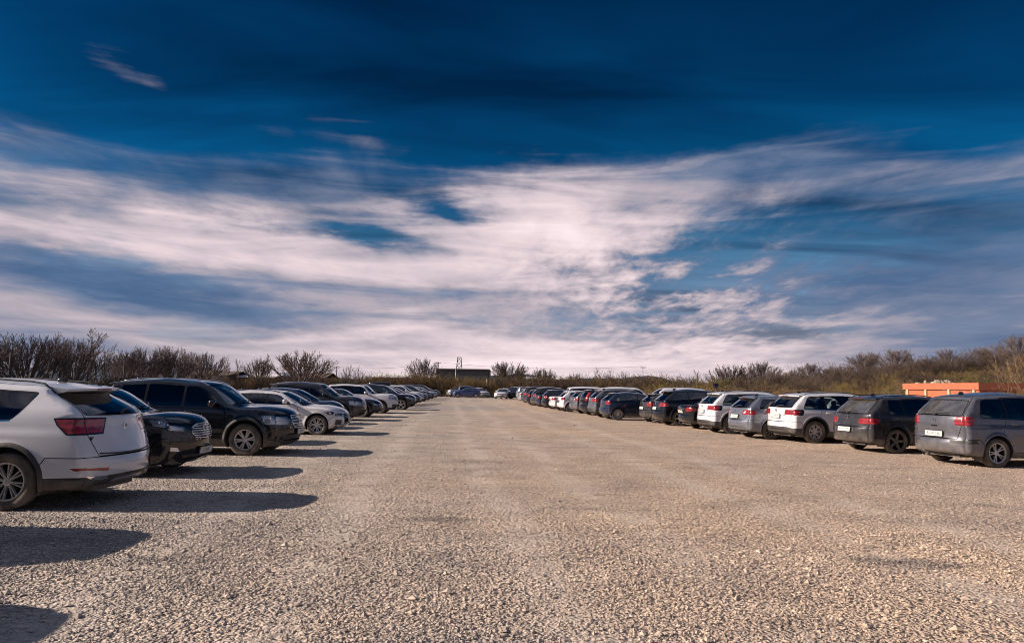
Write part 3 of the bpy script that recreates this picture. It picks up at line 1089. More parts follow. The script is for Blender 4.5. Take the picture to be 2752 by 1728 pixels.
    for V, N, F in liner:
        vs.append(V); ns.append(N); fs.append(F + b); b += len(V)
    V, F = np.vstack(vs), np.vstack(fs)
    parts.append(['cabin_lining', mesh('cabin_lining', V, F, [M['cloth']], None), False, None, (0, 0, 0), (0, 0, 0)])
    # underbody, wheel wells
    ub = MB()
    ub.box(-L / 2 + 0.28, L / 2 - 0.28, -hw * 0.55, hw * 0.55, 0.20, 0.34)
    ub.box(xR + ra - L / 2 + 0.01, xF - ra - L / 2 - 0.01, -hw + 0.08, hw - 0.08, 0.206, 0.30)
    ub.box(-L / 2 + 0.26, xR - ra - L / 2 - 0.01, -hw + 0.16, hw - 0.16, 0.262, 0.36)
    ub.box(xF + ra - L / 2 + 0.01, L / 2 - 0.26, -hw + 0.2, hw - 0.2, 0.215, 0.32)
    for xw in (xR, xF):
        for sg in (1, -1):
            tt = np.linspace(R(-25), R(205), 20)
            V, F = [], []
            for q in tt:
                x, z = xw + (ra + 0.002) * math.cos(q), wr + (ra + 0.002) * math.sin(q)
                yo = float(B.W(np.array([[x, max(z, 0.24)]]))[0]) - 0.004
                for y in (yo, hw - 0.38):
                    V.append((x - L / 2, sg * y, z))
            for i in range(len(tt) - 1):
                F.append((2 * i, 2 * i + 1, 2 * i + 3, 2 * i + 2) if sg > 0 else (2 * i, 2 * i + 2, 2 * i + 3, 2 * i + 1))
            F.append(tuple(2 * i + 1 for i in range(len(tt)))[::-sg])
            ub.add(V, F)
    parts.append(['underbody', ub.me('underbody', M['plastic']), False, None, (0, 0, 0), (0, 0, 0)])
    # cabin: floor, dashboard, seats, steering wheel
    hwI = hw - 0.17
    xd = d['prof'][[i for i, r in enumerate(d['prof']) if len(r) > 5 and r[5] == 'ws0'][0]][0]
    cb = float(B.belt(np.array([xd]))[0])
    it = MB().box(0.5 - L / 2, xd + 0.1 - L / 2, -hwI, hwI, 0.34, 0.42)
    it.box(xd - 0.62 - L / 2, xd - 0.10 - L / 2, -hwI + 0.02, hwI - 0.02, 0.5, cb - 0.05, (0.1, 0.03))
    it.box(0.22 - L / 2, xR + 0.05 - L / 2, -hwI + 0.05, hwI - 0.05, 0.36, cb - 0.10)
    parts.append(['interior', it.me('interior', M['cloth']), False, None, (0, 0, 0), (0, 0, 0)])
    ii = len(parts) - 1
    xs = xB - 0.12
    for y in (-0.36, 0.36):
        sm = MB().sup((xs + 0.22 - L / 2, y, 0.60), (0.27, 0.24, 0.10), 0.5).sup((xs - 0.10 - L / 2, y, 0.90), (0.085, 0.23, 0.32), 0.55).sup((xs - 0.15 - L / 2, y, 1.28 if B.C[:, 1].max() > 1.55 else 1.20), (0.045, 0.12, 0.08), 0.7)
        parts.append(['seat', sm.me('seat', M['cloth2'], True), False, ii, (0, 0, 0), (0, 0, 0)])
    xs = xR + 0.30
    sm = MB().sup((xs + 0.18 - L / 2, 0, 0.60), (0.27, 0.60, 0.10), 0.4).sup((xs - 0.10 - L / 2, 0, 0.88), (0.09, 0.60, 0.30), 0.4)
    for y in (-0.34, 0.34):
        sm.sup((xs - 0.13 - L / 2, y, 1.22), (0.04, 0.11, 0.07), 0.7)
    parts.append(['seat', sm.me('seat', M['cloth2'], True), False, ii, (0, 0, 0), (0, 0, 0)])
    c = Vector((xd - 0.70 - L / 2, 0.36, cb - 0.03))
    ring = [c + Vector((0.08 * math.sin(t), 0.18 * math.cos(t), 0.17 * math.sin(t))) for t in np.linspace(0, 2 * math.pi, 19)]
    parts.append(['steering_wheel', MB().tube(ring, 0.014, 5, False).me('steering_wheel', M['trim'], True), False, ii, (0, 0, 0), (0, 0, 0)])
    # mirrors
    xm = xf - 0.14
    zm = bz(xm) + 0.07
    ym = float(B.W(np.array([[xm, zm]]))[0])
    for sg in (1, -1):
        k = MB().sup((xm + 0.02 - L / 2, sg * (ym + 0.14), zm + 0.01), (0.065, 0.115, 0.078), 0.6, 14, 8).box(xm - 0.03 - L / 2, xm + 0.04 - L / 2, min(sg * (ym - 0.02), sg * (ym + 0.08)), max(sg * (ym - 0.02), sg * (ym + 0.08)), zm - 0.065, zm - 0.035)
        parts.append(['door_mirror', k.me('door_mirror', M['trim'], True), d.get('mirror_painted', True), None, (0, 0, 0), (0, 0, 0)])
        gl = MB().sup((xm - 0.046 - L / 2, sg * (ym + 0.145), zm + 0.012), (0.006, 0.095, 0.062), 0.6, 12, 6)
        parts.append(['mirror_glass', gl.me('mirror_glass', M['chrome'], True), False, len(parts) - 1, (0, 0, 0), (0, 0, 0)])
    # roof rails
    if d.get('rails'):
        x0, x1, mk = d['rails']
        for sg in (1, -1):
            pts = []
            for x in np.linspace(x0, x1, 12):
                z = float(B.etop(x))
                yy = float(B.W0(np.array([[x, z - 0.02]]))[0]) - 0.085
                lift = 0.042 * min(1, 6 * (x - x0) / (x1 - x0) + 0.02, 6 * (x1 - x) / (x1 - x0) + 0.02)
                pts.append((x - L / 2, sg * yy, z + 0.015 + lift))
            k = MB().tube(pts, 0.014, 6)
            parts.append(['roof_rail', k.me('roof_rail', M[mk], True), False, None, (0, 0, 0), (0, 0, 0)])
    if d.get('bars'):
        for x in d['bars']:
            z = float(B.etop(x)) + 0.13
            y = float(B.W0(np.array([[x, z - 0.2]]))[0]) - 0.06
            k = MB().tube([(x - L / 2, -y, z), (x - L / 2, y, z)], 0.02, 6).box(x - 0.04 - L / 2, x + 0.04 - L / 2, y - 0.10, y - 0.03, z - 0.10, z).box(x - 0.04 - L / 2, x + 0.04 - L / 2, -y + 0.03, -y + 0.10, z - 0.10, z)
            parts.append(['roof_bar', k.me('roof_bar', M['plastic']), False, None, (0, 0, 0), (0, 0, 0)])
    if d.get('spoiler'):
        ext, th = d['spoiler']
        ks = ST['roof0']
        w = ysf(ST['rw1']) - 0.06
        V, F = [], []
        n = 13
        for i in range(n):
            y = -w + 2 * w * i / (n - 1)
            ta = 1 - 0.35 * abs(y / w) ** 4
            a = B.top(np.array([ks + 0.06]), np.array([y]))[0]
            b = B.top(np.array([ST['rw1']]), np.array([y]))[0]
            tip = np.array([b[0] - ext * ta, y, b[2] + 0.035])
            V += [a + [0, 0, 0.006], tip + [0, 0, th / 2], tip - [0, 0, th / 2], b + [-0.01, 0, -0.01]]
        for i in range(n - 1):
            o = 4 * i
            for q in range(4):
                F.append((o + q, o + (q + 1) % 4, o + 4 + (q + 1) % 4, o + 4 + q))
        F += [(0, 3, 2, 1), (4 * n - 4, 4 * n - 3, 4 * n - 2, 4 * n - 1)]
        V = np.array(V) - [L / 2, 0, 0]
        parts.append(['spoiler', mesh('spoiler', V, F, [M['trim']], smooth=False), True, None, (0, 0, 0), (0, 0, 0)])
        bl = MB().box(0, 0.008, -0.17, 0.17, 0, 0.016)
        b = B.top(np.array([ST['rw1']]), np.array([0.0]))[0]
        parts.append(['brake_lamp', bl.me('brake_lamp', M['red']), False, len(parts) - 1, (b[0] - ext - 0.006 - L / 2, 0, b[2] + 0.027), (0, 0, 0)])
    # wipers
    def on_top(q, y, off):
        p = B.top(np.array([q]), np.array([y]))[0]
        n = B.top_n(np.array([q]), np.array([y]))[0]
        return tuple(p + n * off - [L / 2, 0, 0])
    wq = ST['ws0'] - 0.03
    parts.append(['wiper', MB().tube([on_top(wq, -0.5, 0.02), on_top(wq - 0.10, -0.1, 0.022), on_top(wq - 0.06, 0.12, 0.02)], 0.009, 4).me('wiper', M['plastic']), False, None, (0, 0, 0), (0, 0, 0)])
    parts.append(['wiper', MB().tube([on_top(wq, 0.08, 0.02), on_top(wq - 0.10, 0.45, 0.022), on_top(wq - 0.06, 0.62, 0.02)], 0.009, 4).me('wiper', M['plastic']), False, None, (0, 0, 0), (0, 0, 0)])
    if 'deck' not in ST and d.get('rear_wiper', True):
        q = ST['rw0'] + 0.05
        parts.append(['rear_wiper', MB().tube([on_top(q - 0.03, 0.05, 0.02), on_top(q + 0.03, -0.10, 0.024), on_top(q + 0.035, -0.34, 0.02)], [0.022, 0.011, 0.008], 5).me('rear_wiper', M['plastic'], True), False, None, (0, 0, 0), (0, 0, 0)])
    # grille bars
    for z, y0, y1, mk in d.get('grille_bars', []):
        q = SF_(z)
        pts = [on_top(q, y, 0.004) for y in np.linspace(y0, y1, 9)]
        parts.append(['grille_bar', MB().tube(pts, 0.011, 4).me('grille_bar', M[mk], True), False, None, (0, 0, 0), (0, 0, 0)])
    for where, pts, rad, mk in d.get('frames', []):
        f = SR_ if where == 'r' else SF_
        p3 = [on_top(f(z), y, 0.004) for y, z in pts]
        parts.append(['grille_frame' if where == 'f' else 'rear_moulding', MB().tube(p3, rad, 5).me('grille_frame', M[mk], True), False, None, (0, 0, 0), (0, 0, 0)])
    # badges
    for where, y, z, rad in d.get('badge', []):
        f = SR_ if where == 'r' else SF_
        p = on_top(f(z), y, 0.006)
        k = MB().lathe([(rad, 0.0), (rad, 0.008), (rad * 0.8, 0.010), (rad * 0.78, 0.0)], 22, 'x', (0, 0, 0)).tube([(0.004, -rad * 0.62, rad * 0.42), (0.004, -rad * 0.25, -rad * 0.5), (0.004, 0, rad * 0.3), (0.004, rad * 0.25, -rad * 0.5), (0.004, rad * 0.62, rad * 0.42)], rad * 0.09, 4)
        parts.append(['emblem', k.me('emblem', M['chrome']), False, None, p, (0, 0, math.pi if where == 'r' else 0)])
    # antenna
    if d.get('fin', True):
        q = ST['roof0'] + 0.30
        p = on_top(q, 0.0, 0.0)
        parts.append(['antenna', MB().sup((p[0], 0, p[2] + 0.02), (0.08, 0.016, 0.038), 0.9, 10, 6).me('antenna', M['trim'], True), False, None, (0, 0, 0), (0, 0, 0)])
    # exhaust
    if d.get('exhaust'):
        k = MB()
        for y in d['exhaust']:
            k.lathe([(0.026, -L / 2 + 0.10), (0.032, -L / 2 + 0.10), (0.032, -L / 2 + 0.36)], 12, 'x', (0, y, 0.27))
        parts.append(['exhaust_pipe', k.me('exhaust_pipe', M['disc'], True), False, None, (0, 0, 0), (0, 0, 0)])
    if d.get('flaps'):
        for sg in (1, -1):
            k = MB().box(xR - ra - 0.02 - L / 2, xR - ra + 0.0 - L / 2, min(sg * (hw - 0.27), sg * (hw - 0.05)), max(sg * (hw - 0.27), sg * (hw - 0.05)), 0.13, 0.36)
            parts.append(['mud_flap', k.me('mud_flap', M['plastic']), False, None, (0, 0, 0), (0, 0, 0)])
    if d.get('sunshade'):
        a, b = ST['ws1'] + 0.08, ST['ws0'] - 0.06
        V, F = [], []
        for i, q in enumerate(np.linspace(a, b, 7)):
            w = ysf(q) - 0.12
            for j in range(7):
                V.append(on_top(q, -w + 2 * w * j / 6, -0.03))
        for i in range(6):
            for j in range(6):
                F.append((i * 7 + j, i * 7 + j + 1, i * 7 + j + 8, i * 7 + j + 7))
        parts.append(['sunshade', mesh('sunshade', V, F, [M['shade']]), False, None, (0, 0, 0), (0, 0, 0)])
    d['B'] = B
    d['ontop'] = on_top
    return parts


def plate_parts(root, d, txt, where, z, y=0.0, w=0.52):
    B = d['B']
    q = (B.sr if where == 'r' else B.sf)(z)
    p = B.top(np.array([q]), np.array([y]))[0]
    n = B.top_n(np.array([q]), np.array([y]))[0]
    pitch = math.asin(max(-1, min(1, n[2])))
    pl = MB().box(-0.006, 0.006, -w / 2, w / 2, -0.057, 0.057).me('number_plate', M['plate'])
    fr = MB()
    for a in ((-w / 2 - 0.012, -w / 2, -0.068, 0.068), (w / 2, w / 2 + 0.012, -0.068, 0.068), (-w / 2, w / 2, -0.068, -0.057), (-w / 2, w / 2, 0.057, 0.068)):
        fr.box(-0.006, 0.010, *a)
    a = math.pi if where == 'r' else 0
    off = 0.02
    o = obj('number_plate', pl, root, (p[0] + n[0] * off - d['L'] / 2, y, p[2] + n[2] * off), (0, -pitch, a))
    obj('plate_frame', fr.me('plate_frame', M['plastic']), o)
    t = obj('lettering', text_mesh(txt, 0.095, M['ink']), o, (0.0075, 0, 0))
    t.matrix_local = Matrix.Translation((0.0075, 0, 0)) @ Matrix(((0, 0, 1), (1, 0, 0), (0, 1, 0))).to_4x4()
    return o


MODELS = {}


def car(model, color, label, pos, heading, cat='car', group=None, far=0, plate=None, name=None, rim=None):
    """model placed with its centre at pos (x, y), nose towards the heading angle"""
    d = SPEC[model]
    if model not in MODELS:
        MODELS[model] = build_model(d)
    parts = MODELS[model]
    root = empty(name or d.get('kind', 'parked_car'), (pos[0], pos[1], 0.0), heading)
    tag(root, label, cat, group)
    made = []
    small = {'emblem', 'wiper', 'grille_bar', 'grille_frame', 'door_handle', 'mirror_glass', 'steering_wheel', 'exhaust_pipe', 'antenna', 'projector', 'reflector', 'fog_lamp', 'exhaust_trim', 'rear_moulding', 'brake_lamp'}
    for nm, me, painted, par, loc, rot in parts:
        if far >= 2 and nm in small:
            made.append(None)
            continue
        pa = root if par is None else made[par]
        if pa is None:
            made.append(None)
            continue
        o = obj(nm, me, pa, loc, rot)
        if nm == 'panel_gap':
            o['kind'] = 'stuff'
        if painted:
            o.material_slots[0].link = 'OBJECT'
            o.material_slots[0].material = paint(color)
        made.append(o)
    drum, tyre, rm = wheel_meshes(d['wr'], d.get('ww', 0.225), rim or d.get('rim', 'ten'), d.get('rr', 0.68))
    L, hw = d['L'], d['hw']
    for i, xw in enumerate(d['wheels']):
        for sg in (1, -1):
            w = obj('wheel', drum, root, (xw - L / 2, sg * (hw - 0.125), d['wr'] - 0.008), (0, 0.37 * (i + 1) * sg + (pos[0] * 3.1) % 1.0, 0 if sg > 0 else math.pi))
            obj('tyre', tyre, w)
            r_ = obj('rim', rm, w)
            if d.get('rim_dark'):
                r_.material_slots[0].link = 'OBJECT'
                r_.material_slots[0].material = M['alloy_dark']
    for p in (plate or []):
        plate_parts(root, d, *p)
    return root


def car_at(model, color, label, px, py, anchor, heading=0.0, **kw):
    """anchor: 'fw'/'rw' the contact of the front/rear wheel on the side towards the camera, 'front'/'rear' the ground under that end"""
    if model not in MODELS:
        MODELS[model] = build_model(SPEC[model])
    d = SPEC[model]
    gx, gy = G(px, py)
    L, hw = d['L'], d['hw']
    near = 1 if abs(heading) > 1.6 else -1
    loc = {'fw': (d['wheels'][1] - L / 2, near * (hw - 0.03)), 'rw': (d['wheels'][0] - L / 2, near * (hw - 0.03)), 'front': (L / 2, 0), 'rear': (-L / 2, 0)}[anchor]
    c, s = math.cos(heading), math.sin(heading)
    return car(model, color, label, (gx - (c * loc[0] - s * loc[1]), gy - (s * loc[0] + c * loc[1])), heading, **kw)

# ---------------------------------------------------------------- car models
def lampR(z0, z1, yi0, yi1, xs, name='tail_lamp'):
    """rear lamp that wraps round the corner: end piece and flank piece"""
    return [(name, 'r', [(yi0, z0), (yi1, (z0 + z1) / 2), (yi0 + 0.02, z1), (1.2, z1), (1.2, z0)])], [(name, [(-0.3, z0), (xs - 0.06, z0), (xs, (z0 * 0.4 + z1 * 0.6)), (xs - 0.02, z1), (-0.3, z1)])]


SPEC = {}
# white crossover seen from behind
e = [('tail_lamp_trim', 'r', [(0.728, 0.95), (0.728, 1.17), (0.742, 1.17), (0.742, 0.95)]), ('tail_lamp', 'r', [(0.50, 0.97), (0.45, 1.05), (0.42, 1.14), (1.2, 1.15), (1.2, 0.96)])]
e2 = [('tail_lamp_trim', 'r', [(0.485, 0.945), (0.425, 1.05), (0.39, 1.16), (1.2, 1.17), (1.2, 0.94)])]
s_ = [('tail_lamp', [(-0.3, 0.96), (0.42, 0.965), (0.56, 1.08), (0.60, 1.14), (-0.3, 1.15)])]
s2 = [('tail_lamp_trim', [(-0.3, 0.94), (0.435, 0.945), (0.58, 1.07), (0.635, 1.16), (-0.3, 1.17)])]
SPEC['crossover'] = dict(wchrome=True, kind='parked_suv', L=4.75, hw=0.93, wr=0.365, ra=0.43, wheels=(1.16, 3.88), belt=(1.17, 1.02), zbt=0.66, zfb=0.60, hoodz=0.84, crease=0.97,
    prof=hatch_profile(4.75, 1.665, 0.66, (0.20, 1.18), (0.68, 1.49), (2.95, 1.585), (3.65, 1.15), 0.98), dlo_r=(1.16, 0.92), xC=1.66, xB=2.50, xFd=3.46, xRd=1.52, tint=True, clad=0.10, tgw=0.74, tl=(0.96, 1.15), round_r=0.05,
    spoiler=(0.20, 0.03), tumble=0.40, rails=(0.75, 2.75, 'plastic'), rim='twin10', rr=0.66, chrome_handle=False, rwm=0.075, wmargin=0.09,
    ends=e + e2 + [('reflector', 'r', [(0.52, 0.475), (0.50, 0.515), (0.80, 0.525), (0.80, 0.50)]), ('exhaust_trim', 'r', [(0.48, 0.36), (0.53, 0.41), (0.80, 0.42), (0.72, 0.37)]), ('skid_plate', 'r', [(-0.4, 0.30), (-0.36, 0.36), (0.36, 0.36), (0.4, 0.30)])]
    + [('headlamp', 'f', [(0.45, 0.70), (0.43, 0.80), (1.2, 0.86), (1.2, 0.72)]), ('grille', 'f', [(-0.42, 0.56), (-0.44, 0.78), (0.44, 0.78), (0.42, 0.56)]), ('lower_grille', 'f', [(-0.55, 0.34), (-0.6, 0.45), (0.6, 0.45), (0.55, 0.34)])],
    side=s_ + s2 + [('headlamp', [(4.2, 0.80), (4.85, 0.70), (4.85, 0.84)]), ('reflector', [(-0.2, 0.49), (0.30, 0.50), (0.36, 0.535), (-0.2, 0.52)])],
    badge=[('r', 0.0, 1.03, 0.045)], frames=[('r', [(-0.62, 0.70), (-0.3, 0.685), (0, 0.68), (0.3, 0.685), (0.62, 0.70)], 0.012, 'plastic')])
# saloon-based black car showing its face with an arched grille
SPEC['executive'] = dict(wchrome=True, L=4.82, hw=0.92, wr=0.335, ra=0.395, wheels=(1.02, 3.86), belt=(1.10, 1.06), zbt=0.66, zfb=0.66, hoodz=0.93, crease=0.94,
    prof=hatch_profile(4.82, 1.60, 0.66, (0.46, 1.14), (1.05, 1.46), (2.95, 1.52), (3.70, 1.13), 1.03), dlo_r=(0.98, 1.12), xC=1.45, xB=2.36, xFd=3.42, xRd=1.32, tgw=0.72, tl=(0.80, 0.96), rim='ten', rr=0.70,
    ends=[('tail_lamp', 'r', [(0.45, 0.80), (0.45, 0.95), (1.2, 0.96), (1.2, 0.80)]), ('headlamp', 'f', [(0.56, 0.79), (0.49, 0.85), (0.64, 0.90), (1.2, 0.95), (1.2, 0.83)]),
          ('grille', 'f', [(-0.34, 0.66), (-0.41, 0.76), (-0.38, 0.84), (-0.25, 0.89), (0, 0.905), (0.25, 0.89), (0.38, 0.84), (0.41, 0.76), (0.34, 0.66)]), ('lower_grille', 'f', [(-0.5, 0.29), (-0.56, 0.37), (0.56, 0.37), (0.5, 0.29)]),
          ('fog_lamp', 'f', [(0.62, 0.43), (0.66, 0.50), (0.80, 0.52), (0.76, 0.45)])],
    side=[('tail_lamp', [(-0.3, 0.80), (0.45, 0.82), (0.48, 0.94), (-0.3, 0.96)]), ('headlamp', [(4.16, 1.0), (4.26, 0.88), (4.9, 0.82), (4.9, 0.96)])],
    badge=[('f', 0.0, 0.82, 0.07)], bulbs=((0.30, 0.035), (0.55, 0.03), (0.75, 0.028)),
    grille_bars=[(0.70, -0.36, 0.36, 'chrome'), (0.74, -0.39, 0.39, 'chrome'), (0.78, -0.40, 0.40, 'chrome'), (0.82, -0.37, 0.37, 'chrome'), (0.86, -0.32, 0.32, 'chrome')],
    frames=[('f', [(-0.34, 0.66), (-0.41, 0.76), (-0.38, 0.84), (-0.25, 0.89), (0, 0.905), (0.25, 0.89), (0.38, 0.84), (0.41, 0.76), (0.34, 0.66), (0, 0.65), (-0.34, 0.66)], 0.012, 'chrome'), ('f', [(0.56, 0.79), (0.70, 0.80), (0.84, 0.835)], 0.007, 'chrome'), ('f', [(-0.56, 0.79), (-0.70, 0.80), (-0.84, 0.835)], 0.007, 'chrome')])
# big black off-roader with silver rails
SPEC['big_suv'] = dict(kind='parked_suv', L=4.68, hw=0.945, wr=0.37, ra=0.44, wheels=(0.98, 3.70), belt=(1.10, 1.06), zbt=0.66, zfb=0.62, hoodz=0.90, crease=0.92, tumble=0.32,
    prof=hatch_profile(4.68, 1.73, 0.66, (0.13, 1.12), (0.40, 1.55), (2.72, 1.62), (3.42, 1.16), 1.03), dlo_r=(0.62, 0.78), xC=1.36, xB=2.24, xFd=3.22, xRd=1.25, tint=True, clad=0.13, tgw=0.74, tl=(0.85, 1.10),
    spoiler=(0.14, 0.035), rails=(0.65, 2.72, 'chrome'), rim='six', rr=0.62, flare=0.03, rwm=0.09, mirror_painted=False,
    ends=[('tail_lamp', 'r', [(0.52, 0.84), (0.50, 0.98), (0.56, 1.10), (1.2, 1.10), (1.2, 0.84)]), ('headlamp', 'f', [(0.50, 0.70), (0.44, 0.80), (0.46, 0.90), (1.2, 0.92), (1.2, 0.69)]),
          ('grille', 'f', [(-0.34, 0.62), (-0.38, 0.90), (0.38, 0.90), (0.34, 0.62)]), ('lower_grille', 'f', [(-0.62, 0.33), (-0.66, 0.47), (0.66, 0.47), (0.62, 0.33)])],
    side=[('tail_lamp', [(-0.3, 0.84), (0.34, 0.86), (0.36, 1.10), (-0.3, 1.10)]), ('headlamp', [(4.02, 0.92), (4.12, 0.72), (4.9, 0.68), (4.9, 0.94)])],
    badge=[('f', 0.0, 0.755, 0.06)], grille_bars=[(0.66, -0.34, 0.34, 'chrome'), (0.72, -0.35, 0.35, 'chrome'), (0.79, -0.36, 0.36, 'chrome'), (0.85, -0.37, 0.37, 'chrome')],
    frames=[('f', [(-0.34, 0.62), (-0.38, 0.90), (0.0, 0.91), (0.38, 0.90), (0.34, 0.62), (0, 0.615), (-0.34, 0.62)], 0.014, 'chrome')])
# low white saloon estate, single-frame grille
SPEC['estate_front'] = dict(wchrome=True, L=4.72, hw=0.91, wr=0.325, ra=0.385, wheels=(1.05, 3.86), belt=(1.00, 0.95), zbt=0.62, zfb=0.58, hoodz=0.76, crease=0.84,
    prof=hatch_profile(4.72, 1.44, 0.62, (0.20, 1.02), (0.72, 1.33), (2.62, 1.37), (3.42, 1.00), 0.83), dlo_r=(0.62, 0.82), xC=1.36, xB=2.20, xFd=3.22, xRd=1.30, tgw=0.72, tl=(0.78, 0.96), rim='seven', rr=0.70,
    rails=(0.8, 2.55, 'trim'), ends=[('tail_lamp', 'r', [(0.50, 0.79), (0.46, 0.90), (0.52, 0.96), (1.2, 0.96), (1.2, 0.79)]), ('headlamp', 'f', [(0.48, 0.60), (0.45, 0.68), (0.55, 0.71), (1.2, 0.74), (1.2, 0.63)]),
          ('grille', 'f', [(-0.36, 0.36), (-0.44, 0.52), (-0.42, 0.70), (0.42, 0.70), (0.44, 0.52), (0.36, 0.36)]), ('lower_grille#m', 'f', [(0.52, 0.33), (0.52, 0.48), (0.84, 0.50), (0.80, 0.34)])],
    side=[('tail_lamp', [(-0.3, 0.79), (0.42, 0.81), (0.45, 0.94), (-0.3, 0.96)]), ('headlamp', [(4.08, 0.74), (4.22, 0.66), (4.9, 0.62), (4.9, 0.75)])],
    badge=[('f', 0.0, 0.62, 0.05)], lampback='lampdark', grille_bars=[(0.42, -0.38, 0.38, 'trim'), (0.48, -0.42, 0.42, 'trim'), (0.55, -0.43, 0.43, 'trim'), (0.64, -0.42, 0.42, 'trim')],
    frames=[('f', [(-0.36, 0.36), (-0.44, 0.52), (-0.42, 0.70), (0, 0.71), (0.42, 0.70), (0.44, 0.52), (0.36, 0.36)], 0.012, 'chrome')])
# grey people carrier with dusty tailgate
e, s_ = lampR(0.93, 1.13, 0.56, 0.53, 0.40)
SPEC['people_carrier'] = dict(kind='parked_minivan', L=4.50, hw=0.90, wr=0.335, ra=0.39, wheels=(0.94, 3.68), belt=(1.12, 1.00), zbt=0.62, zfb=0.55, hoodz=0.80, crease=0.88, tumble=0.33,
    prof=hatch_profile(4.50, 1.70, 0.62, (0.10, 1.13), (0.44, 1.51), (2.55, 1.59), (3.55, 1.07), 0.90, roofx=1.75), dlo_r=(0.56, 0.72), xC=1.28, xB=2.12, xFd=3.14, xRd=1.22, dusty=True, tgw=0.70, tl=(0.93, 1.13),
    rim='twin5', rr=0.68, exhaust=(0.45,), flaps=True, tumbleh=1, rwm=0.07, wmargin=0.085,
    ends=e + [('plate_recess', 'r', [(-0.33, 0.64), (-0.33, 0.80), (0.33, 0.80), (0.33, 0.64)]), ('boot_handle', 'r', [(-0.10, 0.885), (-0.10, 0.915), (0.10, 0.915), (0.10, 0.885)]), ('rubbing_strip', 'r', [(0.45, 0.53), (0.45, 0.60), (1.2, 0.60), (1.2, 0.53)])]
    + [('headlamp', 'f', [(0.45, 0.62), (0.45, 0.76), (1.2, 0.82), (1.2, 0.66)]), ('grille', 'f', [(-0.4, 0.60), (-0.4, 0.70), (0.4, 0.70), (0.4, 0.60)]), ('lower_grille', 'f', [(-0.55, 0.30), (-0.6, 0.42), (0.6, 0.42), (0.55, 0.30)])],
    side=s_ + [('headlamp', [(4.05, 0.80), (4.7, 0.66), (4.7, 0.82)]), ('rubbing_strip', [(-0.3, 0.53), (0.45, 0.53), (0.40, 0.60), (-0.3, 0.60)])], badge=[('r', 0.0, 1.03, 0.05)])
# dark compact estate
e, s_ = lampR(0.79, 0.95, 0.46, 0.45, 0.46)
SPEC['compact'] = dict(kind='parked_hatchback', L=4.50, hw=0.90, wr=0.335, ra=0.395, wheels=(0.98, 3.62), belt=(1.05, 0.98), zbt=0.70, zfb=0.56, hoodz=0.78, crease=0.86, tumble=0.30,
    prof=hatch_profile(4.50, 1.60, 0.70, (0.12, 1.05), (0.54, 1.44), (2.55, 1.52), (3.32, 1.06), 0.88, roofx=1.7), dlo_r=(0.80, 0.86), xC=1.24, xB=2.14, xFd=3.10, xRd=1.22, dusty=True, tgw=0.70, tl=(0.79, 0.95),
    rim='five', rim_dark=True, rr=0.74, spoiler=(0.07, 0.03), rails=(0.6, 2.4, 'trim'),
    ends=e + [('plate_recess', 'r', [(-0.32, 0.555), (-0.30, 0.685), (0.30, 0.685), (0.32, 0.555)]), ('headlamp', 'f', [(0.45, 0.62), (0.45, 0.74), (1.2, 0.78), (1.2, 0.64)]), ('grille', 'f', [(-0.44, 0.64), (-0.44, 0.72), (0.44, 0.72), (0.44, 0.64)]), ('lower_grille', 'f', [(-0.55, 0.30), (-0.6, 0.44), (0.6, 0.44), (0.55, 0.30)])],
    side=s_ + [('headlamp', [(4.05, 0.76), (4.6, 0.64), (4.6, 0.79)])], badge=[('r', 0.0, 0.95, 0.055)])
# silver white off-roader with black lower bumper
e, s_ = lampR(0.89, 1.05, 0.46, 0.45, 0.44)
e2, s2 = lampR(0.88, 1.06, 0.90, 0.90, 0.56, 'tail_lamp_trim')
SPEC['touring_suv'] = dict(wchrome=True, kind='parked_suv', L=4.70, hw=0.945, wr=0.365, ra=0.43, wheels=(0.92, 3.78), belt=(1.09, 1.01), zbt=0.66, zfb=0.60, hoodz=0.86, crease=0.94, tumble=0.30,
    prof=hatch_profile(4.70, 1.635, 0.66, (0.12, 1.11), (0.52, 1.47), (2.72, 1.56), (3.46, 1.11), 0.97, roofx=1.8), dlo_r=(0.54, 0.80), xC=1.32, xB=2.22, xFd=3.22, xRd=1.18, clad=0.15, tgw=0.76, tl=(0.89, 1.05),
    rim='seven', rr=0.60, spoiler=(0.10, 0.03), rails=(0.6, 2.7, 'trim'), rwm=0.08,
    ends=e + e2 + [('bumper_trim', 'r', [(-0.9, 0.44), (-0.6, 0.50), (0.6, 0.50), (0.9, 0.44), (0.9, 0.3), (-0.9, 0.3)]), ('chrome_strip', 'r', [(-0.62, 0.405), (-0.62, 0.425), (0.62, 0.425), (0.62, 0.405)]),
                   ('headlamp', 'f', [(0.45, 0.70), (0.45, 0.82), (1.2, 0.88), (1.2, 0.72)]), ('grille', 'f', [(-0.5, 0.66), (-0.5, 0.80), (0.5, 0.80), (0.5, 0.66)]), ('lower_grille', 'f', [(-0.55, 0.34), (-0.6, 0.48), (0.6, 0.48), (0.55, 0.34)])],
    side=s_ + s2 + [('headlamp', [(4.15, 0.86), (4.8, 0.72), (4.8, 0.89)])], badge=[('r', 0.0, 1.02, 0.05)], frames=[('r', [(-0.5, 0.87), (0, 0.87), (0.36, 0.87)], 0.008, 'trim')])
